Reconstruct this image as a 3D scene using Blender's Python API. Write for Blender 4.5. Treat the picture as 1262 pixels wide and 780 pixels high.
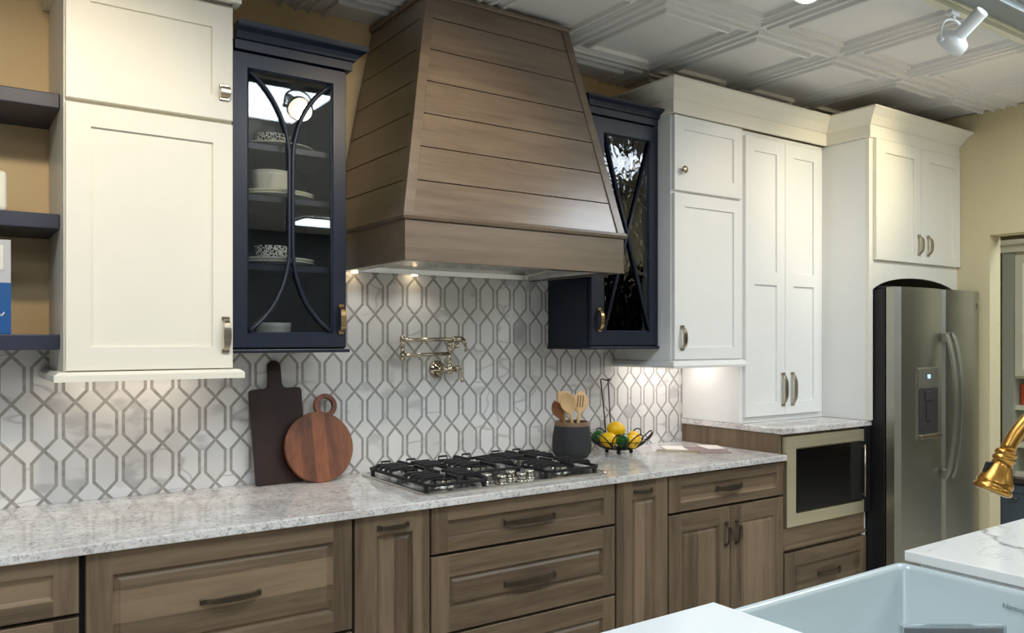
import bpy, bmesh, math, random
from mathutils import Vector, Matrix
random.seed(7)
for o in list(bpy.data.objects): bpy.data.objects.remove(o)
SC = bpy.context.scene
COL = SC.collection

# ------------------------------------------------------------------ camera
cam_d = bpy.data.cameras.new('camera'); cam = bpy.data.objects.new('camera', cam_d); COL.objects.link(cam)
cam.location = (0, -2.9715, 1.4371)
cam.rotation_euler = (math.pi/2, 0, -0.6082)
cam_d.sensor_width = 36; cam_d.lens = 1008.63*36/1262
cam_d.shift_y = 28/1262; cam_d.clip_start = 0.05
SC.camera = cam
# ------------------------------------------------------------------ world, exposure, lights
W = bpy.data.worlds.new('world'); SC.world = W; W.use_nodes = True
W.node_tree.nodes['Background'].inputs[0].default_value = (0.9, 0.93, 1.0, 1)
W.node_tree.nodes['Background'].inputs[1].default_value = 0.25
vs = SC.view_settings
vs.view_transform = 'Standard'; vs.look = 'None'; vs.gamma = 1.0; vs.exposure = 0.16; vs.use_curve_mapping = False
PANEL_E = 10.5        # brightness of the ceiling light panels
LED_E = 26.0          # under-cabinet strips
SPOT_W = 13.0        # track lamps (watts)
HOOD_W = .5

# ------------------------------------------------------------------ node material helpers
def new_mat(name):
    m = bpy.data.materials.new(name); m.use_nodes = True
    nt = m.node_tree; b = nt.nodes['Principled BSDF']
    return m, nt, b
def lin(c):
    return tuple(((x/255)/12.92 if x/255 <= .04045 else ((x/255+.055)/1.055)**2.4) for x in c)+(1,)
def N(nt, t, **k):
    n = nt.nodes.new(t)
    for a, v in k.items(): setattr(n, a, v)
    return n
def math_n(nt, op, a, b=None, c=None):
    n = nt.nodes.new('ShaderNodeMath'); n.operation = op
    for i, v in enumerate((a, b, c)):
        if v is None: continue
        if isinstance(v, (int, float)): n.inputs[i].default_value = v
        else: nt.links.new(v, n.inputs[i])
    return n.outputs[0]
def mixc(nt, fac, a, b, mode='MIX'):
    n = nt.nodes.new('ShaderNodeMix'); n.data_type = 'RGBA'; n.blend_type = mode
    for i, v in ((0, fac), (6, a), (7, b)):
        if isinstance(v, (int, float)): n.inputs[i].default_value = v
        elif isinstance(v, tuple): n.inputs[i].default_value = v
        else: nt.links.new(v, n.inputs[i])
    return n.outputs[2]
def coords(nt, scale=(1, 1, 1), loc=(0, 0, 0), rnd=True):
    tc = N(nt, 'ShaderNodeTexCoord'); mp = N(nt, 'ShaderNodeMapping')
    mp.inputs['Scale'].default_value = scale; mp.inputs['Location'].default_value = loc
    nt.links.new(tc.outputs['Object'], mp.inputs['Vector'])
    return mp.outputs[0]
def noise(nt, vec, scale, detail=3, rough=.5, dist=0):
    n = N(nt, 'ShaderNodeTexNoise'); n.inputs['Scale'].default_value = scale
    n.inputs['Detail'].default_value = detail; n.inputs['Roughness'].default_value = rough
    n.inputs['Distortion'].default_value = dist
    nt.links.new(vec, n.inputs['Vector']); return n.outputs['Fac']
def ramp(nt, fac, stops):
    r = N(nt, 'ShaderNodeValToRGB'); e = r.color_ramp.elements
    while len(e) < len(stops): e.new(.5)
    for k, (p, c) in enumerate(stops): e[k].position = p; e[k].color = c if len(c) == 4 else tuple(c)+(1,)
    nt.links.new(fac, r.inputs[0]); return r.outputs[0]
def bump(nt, b, h, strength=.1, dist=.01):
    n = N(nt, 'ShaderNodeBump'); n.inputs['Strength'].default_value = strength; n.inputs['Distance'].default_value = dist
    nt.links.new(h, n.inputs['Height']); nt.links.new(n.outputs[0], b.inputs['Normal'])

def plain(name, rgb, rough=.4, metal=0, var=.04, vscale=12, bmp=0, coat=0, spec=.5):
    m, nt, b = new_mat(name)
    c = lin(rgb); n = noise(nt, coords(nt), vscale, 2)
    lo = tuple(x*(1-var) for x in c[:3])+(1,); hi = tuple(min(1, x*(1+var)) for x in c[:3])+(1,)
    nt.links.new(mixc(nt, n, lo, hi), b.inputs['Base Color'])
    b.inputs['Roughness'].default_value = rough; b.inputs['Metallic'].default_value = metal
    b.inputs['Specular IOR Level'].default_value = spec
    if coat: b.inputs['Coat Weight'].default_value = coat; b.inputs['Coat Roughness'].default_value = .15
    if bmp: bump(nt, b, noise(nt, coords(nt), 90, 3), bmp, .004)
    return m

def wood(name, axis, dark, light, rough=.45, board=.07, contrast=1.0):
    """stained wood; axis = grain direction, boards change tone across the grain"""
    m, nt, b = new_mat(name)
    tc = N(nt, 'ShaderNodeTexCoord'); oi = N(nt, 'ShaderNodeObjectInfo')
    off = N(nt, 'ShaderNodeVectorMath', operation='SCALE'); off.inputs['Scale'].default_value = 7.0
    cmb = N(nt, 'ShaderNodeCombineXYZ')
    for i in range(3): nt.links.new(oi.outputs['Random'], cmb.inputs[i])
    nt.links.new(cmb.outputs[0], off.inputs[0])
    add = N(nt, 'ShaderNodeVectorMath', operation='ADD'); nt.links.new(tc.outputs['Object'], add.inputs[0]); nt.links.new(off.outputs[0], add.inputs[1])
    sep = N(nt, 'ShaderNodeSeparateXYZ'); nt.links.new(add.outputs[0], sep.inputs[0])
    mp = N(nt, 'ShaderNodeMapping'); s = [14, 14, 14]; s['xyz'.index(axis)] = 1.1; mp.inputs['Scale'].default_value = s
    nt.links.new(add.outputs[0], mp.inputs[0])
    g = noise(nt, mp.outputs[0], 2.2, 6, .62, .6)
    s2 = [110, 110, 110]; s2['xyz'.index(axis)] = 5; mp2 = N(nt, 'ShaderNodeMapping'); mp2.inputs['Scale'].default_value = s2
    nt.links.new(add.outputs[0], mp2.inputs[0]); g2 = noise(nt, mp2.outputs[0], 2, 2)
    cross = 'Z' if axis == 'x' else 'X'
    wob = noise(nt, add.outputs[0], 1.3, 1)
    bd = math_n(nt, 'FLOOR', math_n(nt, 'DIVIDE', math_n(nt, 'ADD', sep.outputs[cross], math_n(nt, 'MULTIPLY', wob, .02)), board))
    wn = N(nt, 'ShaderNodeTexWhiteNoise', noise_dimensions='1D')
    nt.links.new(math_n(nt, 'ADD', bd, math_n(nt, 'MULTIPLY', oi.outputs['Random'], 31.7)), wn.inputs['W'])
    f = math_n(nt, 'ADD', math_n(nt, 'MULTIPLY', g, .75), math_n(nt, 'MULTIPLY', wn.outputs['Value'], .42*contrast))
    f = math_n(nt, 'ADD', f, math_n(nt, 'MULTIPLY', g2, .18))
    col = ramp(nt, f, [(.3, lin(dark)), (.95, lin(light))])
    nt.links.new(col, b.inputs['Base Color']); b.inputs['Roughness'].default_value = rough
    bump(nt, b, g2, .12, .002)
    return m

M = {}
M['cream'] = plain('cream painted wood', (234, 230, 216), .38, var=.015)
M['white'] = plain('white painted wood', (238, 239, 236), .38, var=.015)
M['navy'] = plain('navy painted wood', (18, 28, 47), .38, var=.05)
M['navy_in'] = plain('navy cabinet interior', (26, 34, 54), .5, var=.05)
M['shelf_navy'] = plain('dark blue shelf paint', (42, 46, 66), .45)
WD, WL = (72, 56, 42), (143, 122, 96)
M['wood_x'] = wood('grey brown wood, level grain', 'x', WD, WL, board=.085, contrast=1.25)
M['wood_z'] = wood('grey brown wood, upright grain', 'z', WD, WL, board=.05, contrast=1.25)
M['wood_flat'] = wood('grey brown wood, plain', 'x', WD, WL, contrast=.6, board=.12)
M['wood_zflat'] = wood('grey brown wood, plain upright', 'z', WD, WL, contrast=.6, board=.12)
M['wood_trim'] = wood('hood trim wood', 'x', (84, 69, 54), (130, 112, 90), rough=.35, contrast=.3, board=.3)
M['hood'] = wood('hood plank wood', 'x', (90, 75, 61), (138, 120, 100), rough=.22, board=.119, contrast=.3)
M['hood_y'] = wood('hood side plank wood', 'y', (88, 75, 57), (134, 118, 92), rough=.32, board=.5, contrast=.2)
M['groove'] = plain('dark gap', (22, 17, 13), .8)
M['wall'] = plain('tan wall paint', (222, 196, 152), .75, var=.03, bmp=.15)
M['wall_dark'] = plain('dim grey wall paint', (86, 88, 88), .7)
M['wall_r'] = plain('pale tan wall paint', (214, 200, 160), .75, var=.03, bmp=.15)
M['ceil'] = plain('ceiling tile white', (228, 227, 224), .45, var=.02, bmp=.08)
M['ceil2'] = plain('ceiling plain white', (225, 225, 222), .6)
M['steelgrey'] = plain('grey painted metal', (150, 158, 160), .4, metal=.3)
M['trackw'] = plain('white enamel', (235, 238, 238), .3)
M['pewter'] = plain('dark pewter metal', (96, 86, 74), .33, metal=.9)
M['nickel'] = plain('brushed nickel', (176, 164, 146), .28, metal=1)
M['steelgrey2'] = plain('grey control panel', (120, 118, 108), .35, metal=.4)
M['recess'] = plain('dark grey recess', (66, 66, 64), .4, metal=.3)
M['bronze'] = plain('champagne bronze', (196, 166, 122), .25, metal=1)
M['polnickel'] = plain('polished warm nickel', (192, 181, 160), .12, metal=1)
M['gold'] = plain('brushed gold', (180, 134, 66), .3, metal=1)
M['iron'] = plain('black cast iron', (24, 24, 25), .5)
M['blackgloss'] = plain('black gloss', (8, 8, 9), .08)
M['blackmat'] = plain('black side panel', (18, 18, 20), .5)
M['knob'] = plain('polished steel knob', (200, 196, 186), .12, metal=1)
M['dullgold'] = plain('dull gold trim', (150, 134, 84), .4)
M['fireclay'] = plain('white fireclay', (190, 202, 203), .12, var=.01, coat=.4)
M['quartz'] = plain('white quartz', (218, 222, 221), .15, var=.01)
M['paper'] = plain('paper', (226, 222, 214), .7)
M['ceramic'] = plain('cream ceramic', (236, 232, 214), .2)
M['crock'] = plain('charcoal stoneware', (46, 46, 48), .75, bmp=.2)
M['spoonwood'] = wood('pale beech', 'z', (220, 178, 124), (246, 216, 168), rough=.5, board=.2, contrast=.2)
M['spoondark'] = wood('brown spoon wood', 'z', (120, 76, 44), (160, 106, 66), rough=.5, board=.2, contrast=.2)
M['walnut'] = wood('dark walnut', 'z', (34, 17, 13), (62, 34, 26), rough=.4, board=.2, contrast=.2)
M['acacia'] = wood('acacia', 'z', (62, 30, 17), (158, 94, 56), rough=.35, board=.05, contrast=.7)
M['rimwood'] = wood('tan wood rim', 'x', (110, 86, 62), (150, 122, 92), rough=.5, board=.2, contrast=.2)
M['wire'] = plain('dark brown wire', (34, 20, 18), .4, metal=.3)
M['lemon'] = plain('lemon skin', (246, 196, 12), .35, var=.06, bmp=.35)
M['lime'] = plain('lime skin', (28, 96, 26), .3, var=.25, vscale=30, bmp=.25)
M['floor'] = wood('grey plank floor', 'x', (176, 168, 156), (212, 204, 190), rough=.4, board=.15)
M['hutch'] = plain('cream hutch paint', (226, 222, 196), .45)
M['hutchgrey'] = plain('sage grey paint', (168, 170, 152), .5)
M['bluegrey'] = plain('slate blue paint', (84, 96, 106), .45)
M['darktop'] = plain('dark brown top', (66, 58, 50), .35)
M['orange'] = plain('orange red print', (206, 84, 48), .5)
M['olive'] = plain('olive wall', (128, 118, 74), .7)
M['textgrey'] = plain('grey print', (120, 134, 138), .5)
M['bookblue'] = plain('blue cover', (26, 84, 146), .4)
M['pinkpaper'] = plain('mauve print', (142, 122, 122), .4, var=.35, vscale=30)
M['cardgrey'] = plain('pinkish grey card', (172, 162, 164), .5)
M['bookgrey'] = plain('pale grey cover', (190, 190, 192), .45)

def mat_granite():
    m, nt, b = new_mat('speckled white granite')
    v = coords(nt)
    a = noise(nt, v, 120, 4, .7); c = noise(nt, v, 45, 3, .6); d = noise(nt, v, 7, 3, .55); e = noise(nt, v, 210, 2)
    s = math_n(nt, 'ADD', math_n(nt, 'MULTIPLY', a, .6), math_n(nt, 'MULTIPLY', c, .4))
    col = ramp(nt, s, [(.36, lin((158, 156, 155))), (.43, lin((200, 197, 194))), (.50, lin((233, 230, 225))), (.7, lin((240, 238, 234)))])
    t = ramp(nt, d, [(.35, lin((228, 224, 224))), (.6, lin((255, 255, 255)))])
    col = mixc(nt, 1.0, col, t, 'MULTIPLY')
    f = ramp(nt, e, [(.30, (.5, .5, .52)), (.40, (1, 1, 1))])
    col = mixc(nt, .6, col, mixc(nt, 1.0, col, f, 'MULTIPLY'))
    nt.links.new(col, b.inputs['Base Color']); b.inputs['Roughness'].default_value = .1
    return m
M['granite'] = mat_granite()

def mat_marble_slab():
    m, nt, b = new_mat('white marble, dark veins')
    v = coords(nt, (1.0, 1.0, 1.0))
    n1 = noise(nt, coords(nt, (1, .8, 1), (.35, .0, 0)), 1.25, 5, .5, .4)
    d1 = math_n(nt, 'ABSOLUTE', math_n(nt, 'SUBTRACT', n1, .5))
    n2 = noise(nt, coords(nt, (1.6, 3.0, 1), (3, 1, 0)), 2.0, 4, .55, .4)
    d2 = math_n(nt, 'ABSOLUTE', math_n(nt, 'SUBTRACT', n2, .5))
    v1 = ramp(nt, d1, [(0, (.40, .40, .46)), (.004, (.62, .62, .66)), (.010, (1, 1, 1))])
    v2 = ramp(nt, d2, [(0, (.86, .86, .88)), (.015, (1, 1, 1))])
    col = mixc(nt, 1.0, mixc(nt, 1.0, lin((234, 233, 229)), v1, 'MULTIPLY'), v2, 'MULTIPLY')
    nt.links.new(col, b.inputs['Base Color']); b.inputs['Roughness'].default_value = .12
    return m
M['slab'] = mat_marble_slab()

def mat_tile():
    """elongated hexagons, diamonds and slim bars of marble outlined with grey bands"""
    m, nt, b = new_mat('marble mosaic')
    P, H, X0, Z0, GW, S, LW = .0878, .1505, .176, 1.084, .0205, .038, .0100
    tc = N(nt, 'ShaderNodeTexCoord'); sp = N(nt, 'ShaderNodeSeparateXYZ'); nt.links.new(tc.outputs['Object'], sp.inputs[0])
    # cell centre = hexagon centre: crossings sit above and below it
    xs = math_n(nt, 'DIVIDE', math_n(nt, 'SUBTRACT', sp.outputs['X'], X0), P)
    zs = math_n(nt, 'DIVIDE', math_n(nt, 'SUBTRACT', sp.outputs['Z'], Z0), H)
    ix = math_n(nt, 'FLOOR', math_n(nt, 'ADD', xs, .5)); iz = math_n(nt, 'FLOOR', zs)
    ux = math_n(nt, 'MULTIPLY', math_n(nt, 'SUBTRACT', xs, ix), P)
    uz = math_n(nt, 'MULTIPLY', math_n(nt, 'SUBTRACT', math_n(nt, 'SUBTRACT', zs, iz), .5), H)
    ax = math_n(nt, 'ABSOLUTE', ux); az = math_n(nt, 'ABSOLUTE', uz)
    w = (P-GW)/2; dz = H/2-S; L = math.hypot(w, dz); nx, nz = dz/L, w/L
    dv = math_n(nt, 'SUBTRACT', ax, w)
    dd = math_n(nt, 'SUBTRACT', math_n(nt, 'ADD', math_n(nt, 'MULTIPLY', ax, nx), math_n(nt, 'MULTIPLY', az, nz)), H/2*nz)
    d = math_n(nt, 'MAXIMUM', dv, dd)
    inside = math_n(nt, 'LESS_THAN', d, 0)
    band = math_n(nt, 'LESS_THAN', math_n(nt, 'ABSOLUTE', d), LW/2)
    isbar = math_n(nt, 'MULTIPLY', math_n(nt, 'GREATER_THAN', dv, dd), math_n(nt, 'SUBTRACT', 1.0, inside))
    edge = math_n(nt, 'MULTIPLY', math_n(nt, 'LESS_THAN', math_n(nt, 'ABSOLUTE', math_n(nt, 'SUBTRACT', math_n(nt, 'ABSOLUTE', d), LW/2)), .0007), 1.0)
    # id of the piece
    sx = math_n(nt, 'MULTIPLY', math_n(nt, 'SUBTRACT', 1.0, inside), math_n(nt, 'MULTIPLY', math_n(nt, 'SIGN', ux), .5))
    sz = math_n(nt, 'MULTIPLY', math_n(nt, 'SUBTRACT', 1.0, math_n(nt, 'MAXIMUM', inside, isbar)), math_n(nt, 'MULTIPLY', math_n(nt, 'SIGN', uz), .5))
    cb = N(nt, 'ShaderNodeCombineXYZ'); nt.links.new(math_n(nt, 'ADD', ix, sx), cb.inputs[0]); nt.links.new(math_n(nt, 'ADD', iz, sz), cb.inputs[1]); nt.links.new(isbar, cb.inputs[2])
    wn = N(nt, 'ShaderNodeTexWhiteNoise', noise_dimensions='3D'); nt.links.new(cb.outputs[0], wn.inputs['Vector'])
    sc = N(nt, 'ShaderNodeVectorMath', operation='SCALE'); sc.inputs['Scale'].default_value = 11; nt.links.new(wn.outputs['Color'], sc.inputs[0])
    ad = N(nt, 'ShaderNodeVectorMath', operation='ADD'); nt.links.new(tc.outputs['Object'], ad.inputs[0]); nt.links.new(sc.outputs[0], ad.inputs[1])
    mp = N(nt, 'ShaderNodeMapping'); mp.inputs['Scale'].default_value = (1, 1, 2.0); mp.inputs['Rotation'].default_value = (0, .5, 0); nt.links.new(ad.outputs[0], mp.inputs[0])
    n1 = noise(nt, mp.outputs[0], 2.4, 2, .5, .2)
    vd = math_n(nt, 'ABSOLUTE', math_n(nt, 'SUBTRACT', n1, .5))
    vein = ramp(nt, vd, [(0, (.66, .65, .66)), (.006, (.82, .81, .82)), (.016, (1, 1, 1))])
    cloud = ramp(nt, noise(nt, mp.outputs[0], 4.5, 3, .5, .3), [(.55, (1, 1, 1)), (.61, (.80, .80, .81)), (.75, (.62, .62, .64))])
    base = ramp(nt, wn.outputs['Value'], [(0, lin((222, 221, 218))), (1, lin((240, 239, 237)))])
    gate = N(nt, 'ShaderNodeSeparateColor'); nt.links.new(wn.outputs['Color'], gate.inputs[0])
    g1 = math_n(nt, 'MULTIPLY', math_n(nt, 'GREATER_THAN', gate.outputs[0], .55), .9)
    g2 = math_n(nt, 'MULTIPLY', math_n(nt, 'GREATER_THAN', gate.outputs[1], .35), 1.0)
    c1 = mixc(nt, g1, base, mixc(nt, 1.0, base, vein, 'MULTIPLY'))
    col = mixc(nt, g2, c1, mixc(nt, 1.0, c1, cloud, 'MULTIPLY'))
    n3 = noise(nt, tc.outputs['Object'], 60, 3)
    bandc = ramp(nt, n3, [(.3, lin((154, 151, 146))), (.7, lin((180, 177, 171)))])
    col = mixc(nt, band, col, bandc)
    col = mixc(nt, math_n(nt, 'MULTIPLY', edge, .35), col, lin((205, 203, 198)))
    nt.links.new(col, b.inputs['Base Color'])
    b.inputs['Roughness'].default_value = .22
    bump(nt, b, math_n(nt, 'SUBTRACT', 1.0, edge), .25, .001)
    return m
M['tile'] = mat_tile()

def mat_steel(name, rgb, axis='z', rough=.28):
    m, nt, b = new_mat(name)
    s = [260, 260, 260]; s['xyz'.index(axis)] = 2.5
    n = noise(nt, coords(nt, tuple(s)), 1, 2)
    nt.links.new(mixc(nt, n, lin(tuple(int(c*.93) for c in rgb)), lin(tuple(min(255, int(c*1.05)) for c in rgb))), b.inputs['Base Color'])
    b.inputs['Metallic'].default_value = 1
    nt.links.new(math_n(nt, 'ADD', math_n(nt, 'MULTIPLY', n, .1), rough-.05), b.inputs['Roughness'])
    bump(nt, b, n, .06, .001)
    return m
M['steel'] = mat_steel('brushed steel', (176, 175, 163), 'x', .38)
M['steel_top'] = mat_steel('cooktop steel', (206, 205, 200), 'x', .2)
M['steel_warm'] = mat_steel('warm stainless', (238, 230, 202), 'x', .5)

def mat_glass(name, wavy=False, tint=(1, 1, 1, 1), rough=.0):
    m, nt, b = new_mat(name); nt.nodes.remove(b)
    out = nt.nodes['Material Output']
    t = N(nt, 'ShaderNodeBsdfTransparent'); t.inputs[0].default_value = tint
    g = N(nt, 'ShaderNodeBsdfGlossy'); g.inputs['Roughness'].default_value = rough
    fr = N(nt, 'ShaderNodeFresnel'); fr.inputs['IOR'].default_value = 1.55
    mx = N(nt, 'ShaderNodeMixShader')
    nt.links.new(math_n(nt, 'MINIMUM', math_n(nt, 'MULTIPLY', fr.outputs[0], 1.6), 1.0), mx.inputs[0]); nt.links.new(t.outputs[0], mx.inputs[1]); nt.links.new(g.outputs[0], mx.inputs[2])
    nt.links.new(mx.outputs[0], out.inputs[0])
    if wavy:
        bp = N(nt, 'ShaderNodeBump'); bp.inputs['Strength'].default_value = .3; bp.inputs['Distance'].default_value = .004
        nt.links.new(noise(nt, coords(nt, (1, 1, .7)), 30, 1, .4, 1.0), bp.inputs['Height'])
        nt.links.new(bp.outputs[0], g.inputs['Normal']); nt.links.new(bp.outputs[0], fr.inputs['Normal'])
    return m
M['glass'] = mat_glass('clear glass', tint=(.93, .95, .96, 1))
M['wavyglass'] = mat_glass('rippled glass', True, (.5, .54, .57, 1))
M['acrylic'] = mat_glass('acrylic sheet', tint=(.9, .93, .93, 1))
def emis(name, rgb, e):
    m, nt, b = new_mat(name); n = noise(nt, coords(nt), 3, 1)
    c = lin(rgb); nt.links.new(mixc(nt, n, c, tuple(x*.97 for x in c[:3])+(1,)), b.inputs['Emission Color'])
    b.inputs['Base Color'].default_value = (.8, .8, .8, 1); b.inputs['Emission Strength'].default_value = e
    return m
M['panel'] = emis('light panel', (232, 242, 252), PANEL_E)
M['led'] = emis('strip light', (255, 240, 226), LED_E*.36)
M['led_bright'] = emis('bright strip light', (255, 244, 238), LED_E*1.0)
M['bulb'] = emis('warm bulb', (255, 226, 180), 14)
M['display'] = emis('blue display digits', (120, 200, 255), 3)

def mat_pattern(name):
    m, nt, b = new_mat(name)
    v = coords(nt)
    vo = N(nt, 'ShaderNodeTexVoronoi'); vo.feature = 'DISTANCE_TO_EDGE'; vo.inputs['Scale'].default_value = 95; nt.links.new(v, vo.inputs['Vector'])
    nt.links.new(ramp(nt, vo.outputs['Distance'], [(.0, lin((240, 236, 226))), (.10, lin((240, 236, 226))), (.13, lin((38, 40, 56)))]), b.inputs['Base Color'])
    b.inputs['Roughness'].default_value = .25
    return m
M['patterned'] = mat_pattern('blue and white patterned glaze')

for k in ('hood', 'hood_y', 'wood_trim'):
    b_ = M[k].node_tree.nodes['Principled BSDF']; b_.inputs['Coat Weight'].default_value = .8; b_.inputs['Coat Roughness'].default_value = .3
# ------------------------------------------------------------------ mesh helpers (world coordinates)
class MB:
    def __init__(s): s.bm = bmesh.new()
    def quad(s, a, b, c, d, mi=0):
        f = s.bm.faces.new([s.bm.verts.new(p) for p in (a, b, c, d)]); f.material_index = mi; return f
    def box(s, x0, x1, y0, y1, z0, z1, bev=0, mi=0, seg=2):
        bm2 = bmesh.new()
        v = [bm2.verts.new((x, y, z)) for x in (x0, x1) for y in (y0, y1) for z in (z0, z1)]
        for q in ((0, 1, 3, 2), (4, 6, 7, 5), (0, 4, 5, 1), (2, 3, 7, 6), (0, 2, 6, 4), (1, 5, 7, 3)): bm2.faces.new([v[i] for i in q])
        if bev: bmesh.ops.bevel(bm2, geom=list(bm2.edges), offset=bev, segments=seg, affect='EDGES', profile=.5)
        s.merge(bm2, mi); return s
    def merge(s, bm2, mi=0):
        bmesh.ops.recalc_face_normals(bm2, faces=list(bm2.faces))
        mp = {}
        for v in bm2.verts: mp[v] = s.bm.verts.new(v.co)
        for f in bm2.faces:
            try:
                g = s.bm.faces.new([mp[v] for v in f.verts]); g.material_index = mi; g.smooth = f.smooth
            except ValueError: pass
        bm2.free()
    def rings(s, loops, cap0=True, cap1=True, closed=True, mi=0, smooth=False):
        """skin between successive loops of points"""
        bm2 = bmesh.new(); L = [[bm2.verts.new(p) for p in l] for l in loops]; n = len(L[0])
        for a, b in zip(L, L[1:]):
            for i in range(n if closed else n-1):
                j = (i+1) % n; f = bm2.faces.new([a[i], a[j], b[j], b[i]]); f.smooth = smooth
        if cap0: bm2.faces.new(L[0][::-1])
        if cap1: bm2.faces.new(L[-1])
        s.merge(bm2, mi); return s
    def lathe(s, prof, c, axis=(0, 0, 1), n=28, mi=0, cap=True):
        ax = Vector(axis).normalized(); q = Vector((0, 0, 1)).rotation_difference(ax); c = Vector(c)
        loops = [[c+q@Vector((max(r, 1e-4)*math.cos(2*math.pi*k/n), max(r, 1e-4)*math.sin(2*math.pi*k/n), h)) for k in range(n)] for r, h in prof]
        return s.rings(loops, cap, cap, smooth=True, mi=mi)
    def cyl(s, a, b, r, r2=None, n=20, mi=0):
        a, b = Vector(a), Vector(b); d = b-a
        return s.lathe([(r, 0), (r if r2 is None else r2, d.length)], a, d, n, mi)
    def tube(s, pts, r, n=10, closed=False, mi=0, flat=None):
        pts = [Vector(p) for p in pts]; loops = []; m = len(pts)
        up = None
        for i, p in enumerate(pts):
            if closed: t = pts[(i+1) % m]-pts[i-1]
            else: t = pts[min(i+1, m-1)]-pts[max(i-1, 0)]
            t.normalize()
            if up is None: up = Vector((0, 0, 1)) if abs(t.z) < .9 else Vector((1, 0, 0))
            sd = t.cross(up).normalized(); up = sd.cross(t).normalized()
            rr = r[i] if isinstance(r, (list, tuple)) else r
            fx, fz = flat or (1, 1)
            loops.append([p+sd*rr*fx*math.cos(2*math.pi*k/n)+up*rr*fz*math.sin(2*math.pi*k/n) for k in range(n)])
        if closed: loops.append(loops[0]); return s.rings(loops, False, False, smooth=True, mi=mi)
        return s.rings(loops, smooth=True, mi=mi)
    def prism(s, outline, depth_vec, mi=0, hole=None):
        """flat outline (3D points) extruded; hole = same point count ring"""
        d = Vector(depth_vec); o = [Vector(p) for p in outline]
        if hole is None: return s.rings([o, [p+d for p in o]], mi=mi)
        h = [Vector(p) for p in hole]
        return s.rings([o, [p+d for p in o], [p+d for p in h], h, o], False, False, mi=mi)
    def sphere(s, c, r, sc=(1, 1, 1), rot=None, n=20, mi=0):
        bm2 = bmesh.new(); bmesh.ops.create_uvsphere(bm2, u_segments=n, v_segments=n//2+2, radius=r)
        for f in bm2.faces: f.smooth = True
        m = Matrix.Translation(c) @ (rot.to_matrix().to_4x4() if rot else Matrix.Identity(4)) @ Matrix.Diagonal((*sc, 1))
        bmesh.ops.transform(bm2, matrix=m, verts=bm2.verts); s.merge(bm2, mi); return s

def rotm(o, piv, eul):
    pass
def link(name, mb, mats, parent=None, bevel=0, label=None):
    bm = mb.bm; me = bpy.data.meshes.new(name)
    mats = mats if isinstance(mats, (list, tuple)) else [mats]
    if parent is not None:
        root = parent
        off = Vector(root['_o']) if '_o' in root else Vector((0, 0, 0))
    else:
        xs = [v.co for v in bm.verts]
        off = Vector(((min(v.x for v in xs)+max(v.x for v in xs))/2, (min(v.y for v in xs)+max(v.y for v in xs))/2, min(v.z for v in xs)))
    bmesh.ops.translate(bm, verts=bm.verts, vec=-off)
    bm.to_mesh(me); bm.free()
    for k in mats: me.materials.append(M[k])
    o = bpy.data.objects.new(name, me); COL.objects.link(o)
    if parent is not None: o.parent = parent; o['_o'] = tuple(off)
    else: o.location = off; o['_o'] = tuple(off)
    if bevel:
        md = o.modifiers.new('bevel', 'BEVEL'); md.width = bevel; md.segments = 2; md.limit_method = 'ANGLE'; md.angle_limit = math.radians(40)
    if label: o['label'] = label
    return o
def thing(name, label, cat, loc, group=None):
    o = bpy.data.objects.new(name, None); COL.objects.link(o); o.location = loc; o['_o'] = tuple(loc); o.empty_display_size = .1
    o['label'] = label; o['category'] = cat
    if group: o['group'] = group
    return o
def tag(o, label, cat, group=None, kind=None):
    o['label'] = label; o['category'] = cat
    if group: o['group'] = group
    if kind: o['kind'] = kind
    return o
def struct(name, mb, mats, origin=None, label=None, cat=None):
    o = link(name, mb, mats)
    # keep structure meshes in world coordinates so their textures line up
    off = Vector(o['_o']); o.data.transform(Matrix.Translation(off)); o.location = (0, 0, 0); o['_o'] = (0, 0, 0)
    o['kind'] = 'structure'
    if label: o['label'] = label
    if cat: o['category'] = cat
    return o
def at_world(o):
    off = Vector(o['_o']); o.data.transform(Matrix.Translation(off)); o.location = (0, 0, 0); o['_o'] = (0, 0, 0); return o

# --- panelled fronts facing -y -------------------------------------------------
def front(mb, x0, x1, z0, z1, y, th, fw, prof, split=None, open_=False):
    """door / drawer front. y = front plane, body goes to y+th. prof = [(inset, depth)] from the frame's inner edge.
    material 0 = stiles, 1 = rails, 2 = panel. split = z list of openings [(z0,z1),...]"""
    fl, fr, fb, ft = fw if isinstance(fw, tuple) else (fw,)*4
    e = .002
    # edge ring (slightly eased)
    def loop(i, d): return [(x0+i, y+d, z0+i), (x1-i, y+d, z0+i), (x1-i, y+d, z1-i), (x0+i, y+d, z1-i)]
    mb.rings([loop(0, th), loop(0, e), loop(e, 0)], not open_, False, mi=0)
    ops = split or [(z0+fb, z1-ft)]
    q = mb.quad
    ax, bx = x0+fl, x1-fr
    q((x0+e, y, z0+e), (ax, y, z0+e), (ax, y, z1-e), (x0+e, y, z1-e), 0)
    q((bx, y, z0+e), (x1-e, y, z0+e), (x1-e, y, z1-e), (bx, y, z1-e), 0)
    zz = z0+e
    for (a, b) in ops:
        q((ax, y, zz), (bx, y, zz), (bx, y, a), (ax, y, a), 1); zz = b
        loops = []
        for (i, d) in [(0, 0)]+prof: loops.append([(ax+i, y+d, a+i), (bx-i, y+d, a+i), (bx-i, y+d, b-i), (ax+i, y+d, b-i)])
        mb.rings(loops, False, not open_, mi=2)
    q((ax, y, zz), (bx, y, zz), (bx, y, z1-e), (ax, y, z1-e), 1)
SHAKER = [(.0005, .0095)]
RAISED = [(.003, .004), (.007, .009), (.011, .009), (.017, .006), (.019, .0035), (.036, .0015)]
SMALLR = [(.002, .004), (.005, .009), (.008, .0105)]
SLIM = [(.003, .005), (.006, .009), (.010, .009), (.018, .003), (.020, .0015)]

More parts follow.
